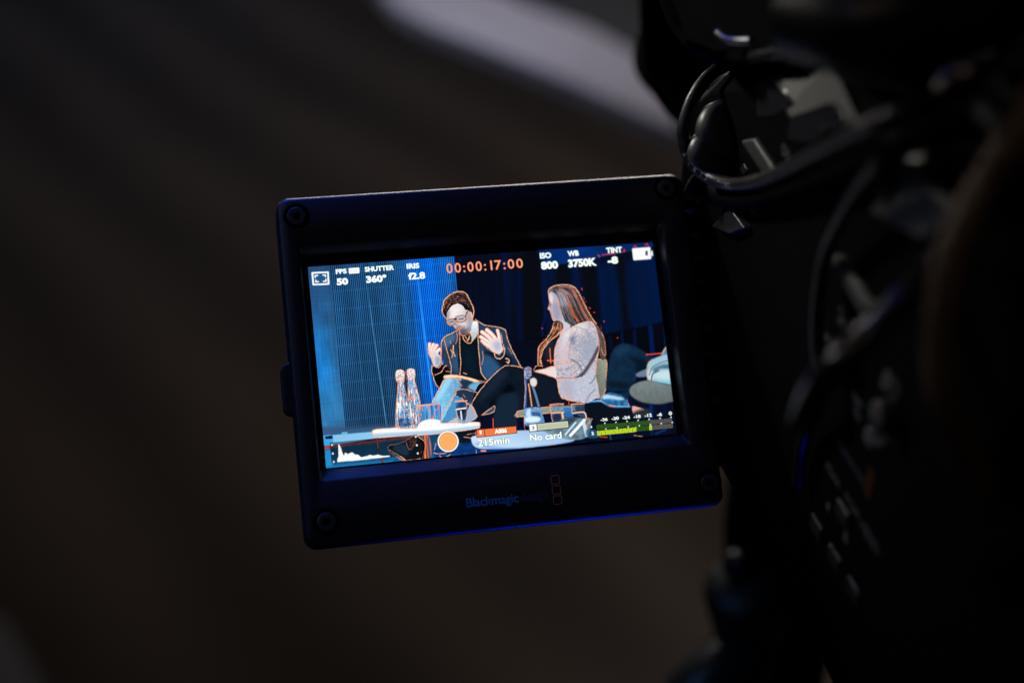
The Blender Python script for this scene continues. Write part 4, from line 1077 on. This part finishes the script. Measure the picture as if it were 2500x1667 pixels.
# ------------------------------------------------------------------ viewfinder and handle over the body
def world_part(name, geo, material, **kw):
    v, f = geo
    inv = BODY.inverted()
    return mesh_obj(name, [inv @ Vector(p) for p in v], f, material, root, **kw)
def slab_facing(front, back, name, material, parent=None, **kw):
    n = len(front)
    v = [Vector(p) for p in front] + [Vector(p) for p in back]
    f = [tuple(range(n)), tuple(range(n, 2 * n))[::-1]] + [(i, (i + 1) % n, (i + 1) % n + n, i + n) for i in range(n)]
    return world_part(name, (v, f), material, **kw)
slab_facing(VF_F, VF_B, 'viewfinder', M['matte'], bevel=0.004, seg=4)
slab_facing(HOOD_F, HOOD_B, 'lens_hood', M['matte'], bevel=0.004, seg=3)
hood_c = sum((Vector(p) for p in HOOD_F + HOOD_B), Vector()) / (len(HOOD_F) + len(HOOD_B))
world_part('lens_tube', tube_geo([BODY @ Vector((-0.050, 0.062, -0.040)), hood_c.lerp(BODY @ Vector((-0.050, 0.062, -0.040)), .5), hood_c], .017, 32), M['matte'], smooth=True)
world_part('viewfinder_trim', tube_geo(smooth_path(VF_STRIP, 8), .0016, 12), M['gloss'], smooth=True)
world_part('viewfinder_trim', tube_geo(smooth_path(VF_STRIP2, 8), .0009, 12), M['steel'], smooth=True)
world_part('top_handle', tube_geo(smooth_path(HANDLE, 10), .0085, 20), M['rubber'], smooth=True)
world_part('handle_bolt', lathe_geo([(.0005, -.001), (.0030, -.001), (.0036, .0008), (.0026, .0026), (.0005, .003)], Vector(BOLT[0]), (cam.matrix_world.translation - Vector(BOLT[0])) + Vector((0, 0, .1)), 28), M['steel'], smooth=True)
world_part('handle_bolt', lathe_geo([(.0005, -.001), (.0024, -.001), (.0028, .0008), (.0018, .0022), (.0005, .0024)], Vector(BOLT[1]), (cam.matrix_world.translation - Vector(BOLT[1])) + Vector((0, 0, .1)), 28), M['steel'], smooth=True)

# ------------------------------------------------------------------ tripod head below the body
tri = empty('tripod_head', Matrix.Translation(Vector(TRI[0])))
tag(tri, 'dark fluid tripod head under the video camera, with round knobs at its left', 'tripod')
def tpart(name, geo, material, parent=tri, **kw):
    v, f = geo; o0 = tri.location
    return mesh_obj(name, [Vector(p) - o0 for p in v], f, material, parent, **kw)
zax = Vector((0, 0, 1))
tpart('column', lathe_geo([(.020, -.60), (.022, -.20), (.024, -.06), (.022, -.03), (.025, .0), (.025, .045), (.018, .055)], Vector(TRI[0]), zax, 48), M['matte'], smooth=True)
tpart('drum', lathe_geo([(.002, -.016), (.013, -.016), (.015, -.013), (.015, .010), (.012, .014), (.002, .014)], Vector(TRI[1]), Vector((-.25, -.2, .95)), 40), M['shell'], smooth=True)
tpart('knob', lathe_geo([(.001, -.005), (.005, -.005), (.0062, 0), (.004, .006), (.001, .007)], Vector(TRI[2]), Vector((-.2, -.5, .8)), 28), M['lip'], smooth=True)
tpart('pan_handle', tube_geo(smooth_path([TRI[3], TRI[4], TRI[5]], 10), [.010, .012, .013, .010], 28), M['lip'], smooth=True)
plate_v, plate_f = box_geo(-20, 110, -9, -.4, -95, -12)
inv_t = Matrix.Translation(-tri.location) @ BODY
mesh_obj('quick_release_plate', [inv_t @ (p * MM) for p in plate_v], plate_f, M['matte'], tri, bevel=.001)
foot_o = Vector((TRI[0][0], TRI[0][1], 0))
for k in range(3):
    a = math.radians(30 + 120 * k)
    p1 = Vector((TRI[0][0], TRI[0][1], TRI[0][2] - .5)); p2 = foot_o + Vector((.42 * math.cos(a), .42 * math.sin(a), .012))
    tpart('leg', tube_geo([p1, p2], .013, 16), M['matte'], smooth=True)

# ------------------------------------------------------------------ cables
def cable(name, path, r_, material, label, cat='cable', m=12, group=None):
    P = [Vector(p) for p in path]
    o0 = P[0]
    v, f = tube_geo(smooth_path([p - o0 for p in P], m), r_, 20)
    o = mesh_obj(name, v, f, material, smooth=True)
    o.location = o0
    tag(o, label, cat, group)
    return o
c1 = cable('cable', CAB1, .00165, M['rubber'], 'black cable with white lettering looping over the corner of the monitor')
# lettering wrapped on the cable, read from the inside of the loop
P1 = smooth_path(CAB1, 60)
acc_l = [0.0]
for i in range(1, len(P1)): acc_l.append(acc_l[-1] + (P1[i] - P1[i - 1]).length)
def on_path(d):
    i = int(np.searchsorted(acc_l, d)); i = min(max(i, 1), len(P1) - 2)
    return P1[i], (P1[i + 1] - P1[i - 1]).normalized()
near = lambda q: acc_l[min(range(len(P1)), key=lambda i: (P1[i] - Vector(q)).length)]
d0, d1 = near(LET[0]), near(LET[1])
word = 'DUAL  CABLE'
GV = []; GF = []
eye = cam.matrix_world.translation
for k, ch in enumerate(word):
    if ch == ' ': continue
    d = d0 + (d1 - d0) * k / (len(word) - 1)
    p, t_ = on_path(d)
    if d1 < d0: t_ = -t_
    vw = (eye - p); vw = (vw - t_ * vw.dot(t_)).normalized()
    upv = vw.cross(t_).normalized()
    tv, tf = text_geo(ch, -.42, -.7, .42, .7, 0, .0)
    base = len(GV)
    for q_ in tv:
        # wrap round the tube
        a = (q_.y + SHIFT) / 1.72
        r_ = .00172
        GV.append(p - c1.location + t_ * (q_.x * .001) + (vw * math.cos(a) + upv * math.sin(a)) * r_)
    GF += [tuple(i + base for i in fc) for fc in tf]
mesh_obj('printed_lettering', GV, GF, M['cable_print'], c1)
cable('cable', CAB2, .0024, M['matte'], 'thick dark cable passing just under the lettered cable towards the right')
cable('cable', CAB3, .0014, M['rubber'], 'thin black cable hanging in a shallow curve in front of the camera side')
cable('cable', CAB4, .0026, M['gloss'], 'glossy blurred cable crossing the camera side with a pinkish highlight')
cable('cable', CAB5, .0030, M['tan'], 'wide blurred brown cable curving down the right side of the picture')
cable('cable', CAB6, .0030, M['gloss'], 'glossy cable catching blue light at the top right')
cable('cable', CAB7, .0030, M['rubber'], 'dull grey cable rising to the upper right corner')
cable('cable', CAB8, .0034, M['rubber'], 'fat dark cable sweeping from the middle right to the right edge')
# small metal plug
pc = [Vector(p) for p in PLUG]
v, f = tube_geo([p - pc[0] for p in smooth_path(pc, 8)], [.0004, .0016, .0024, .0020, .0022, .0010], 20)
o = mesh_obj('cable_plug', v, f, M['steel'], smooth=True); o.location = pc[0]
tag(o, 'small shiny metal plug glinting among the dark cables at upper right', 'plug')
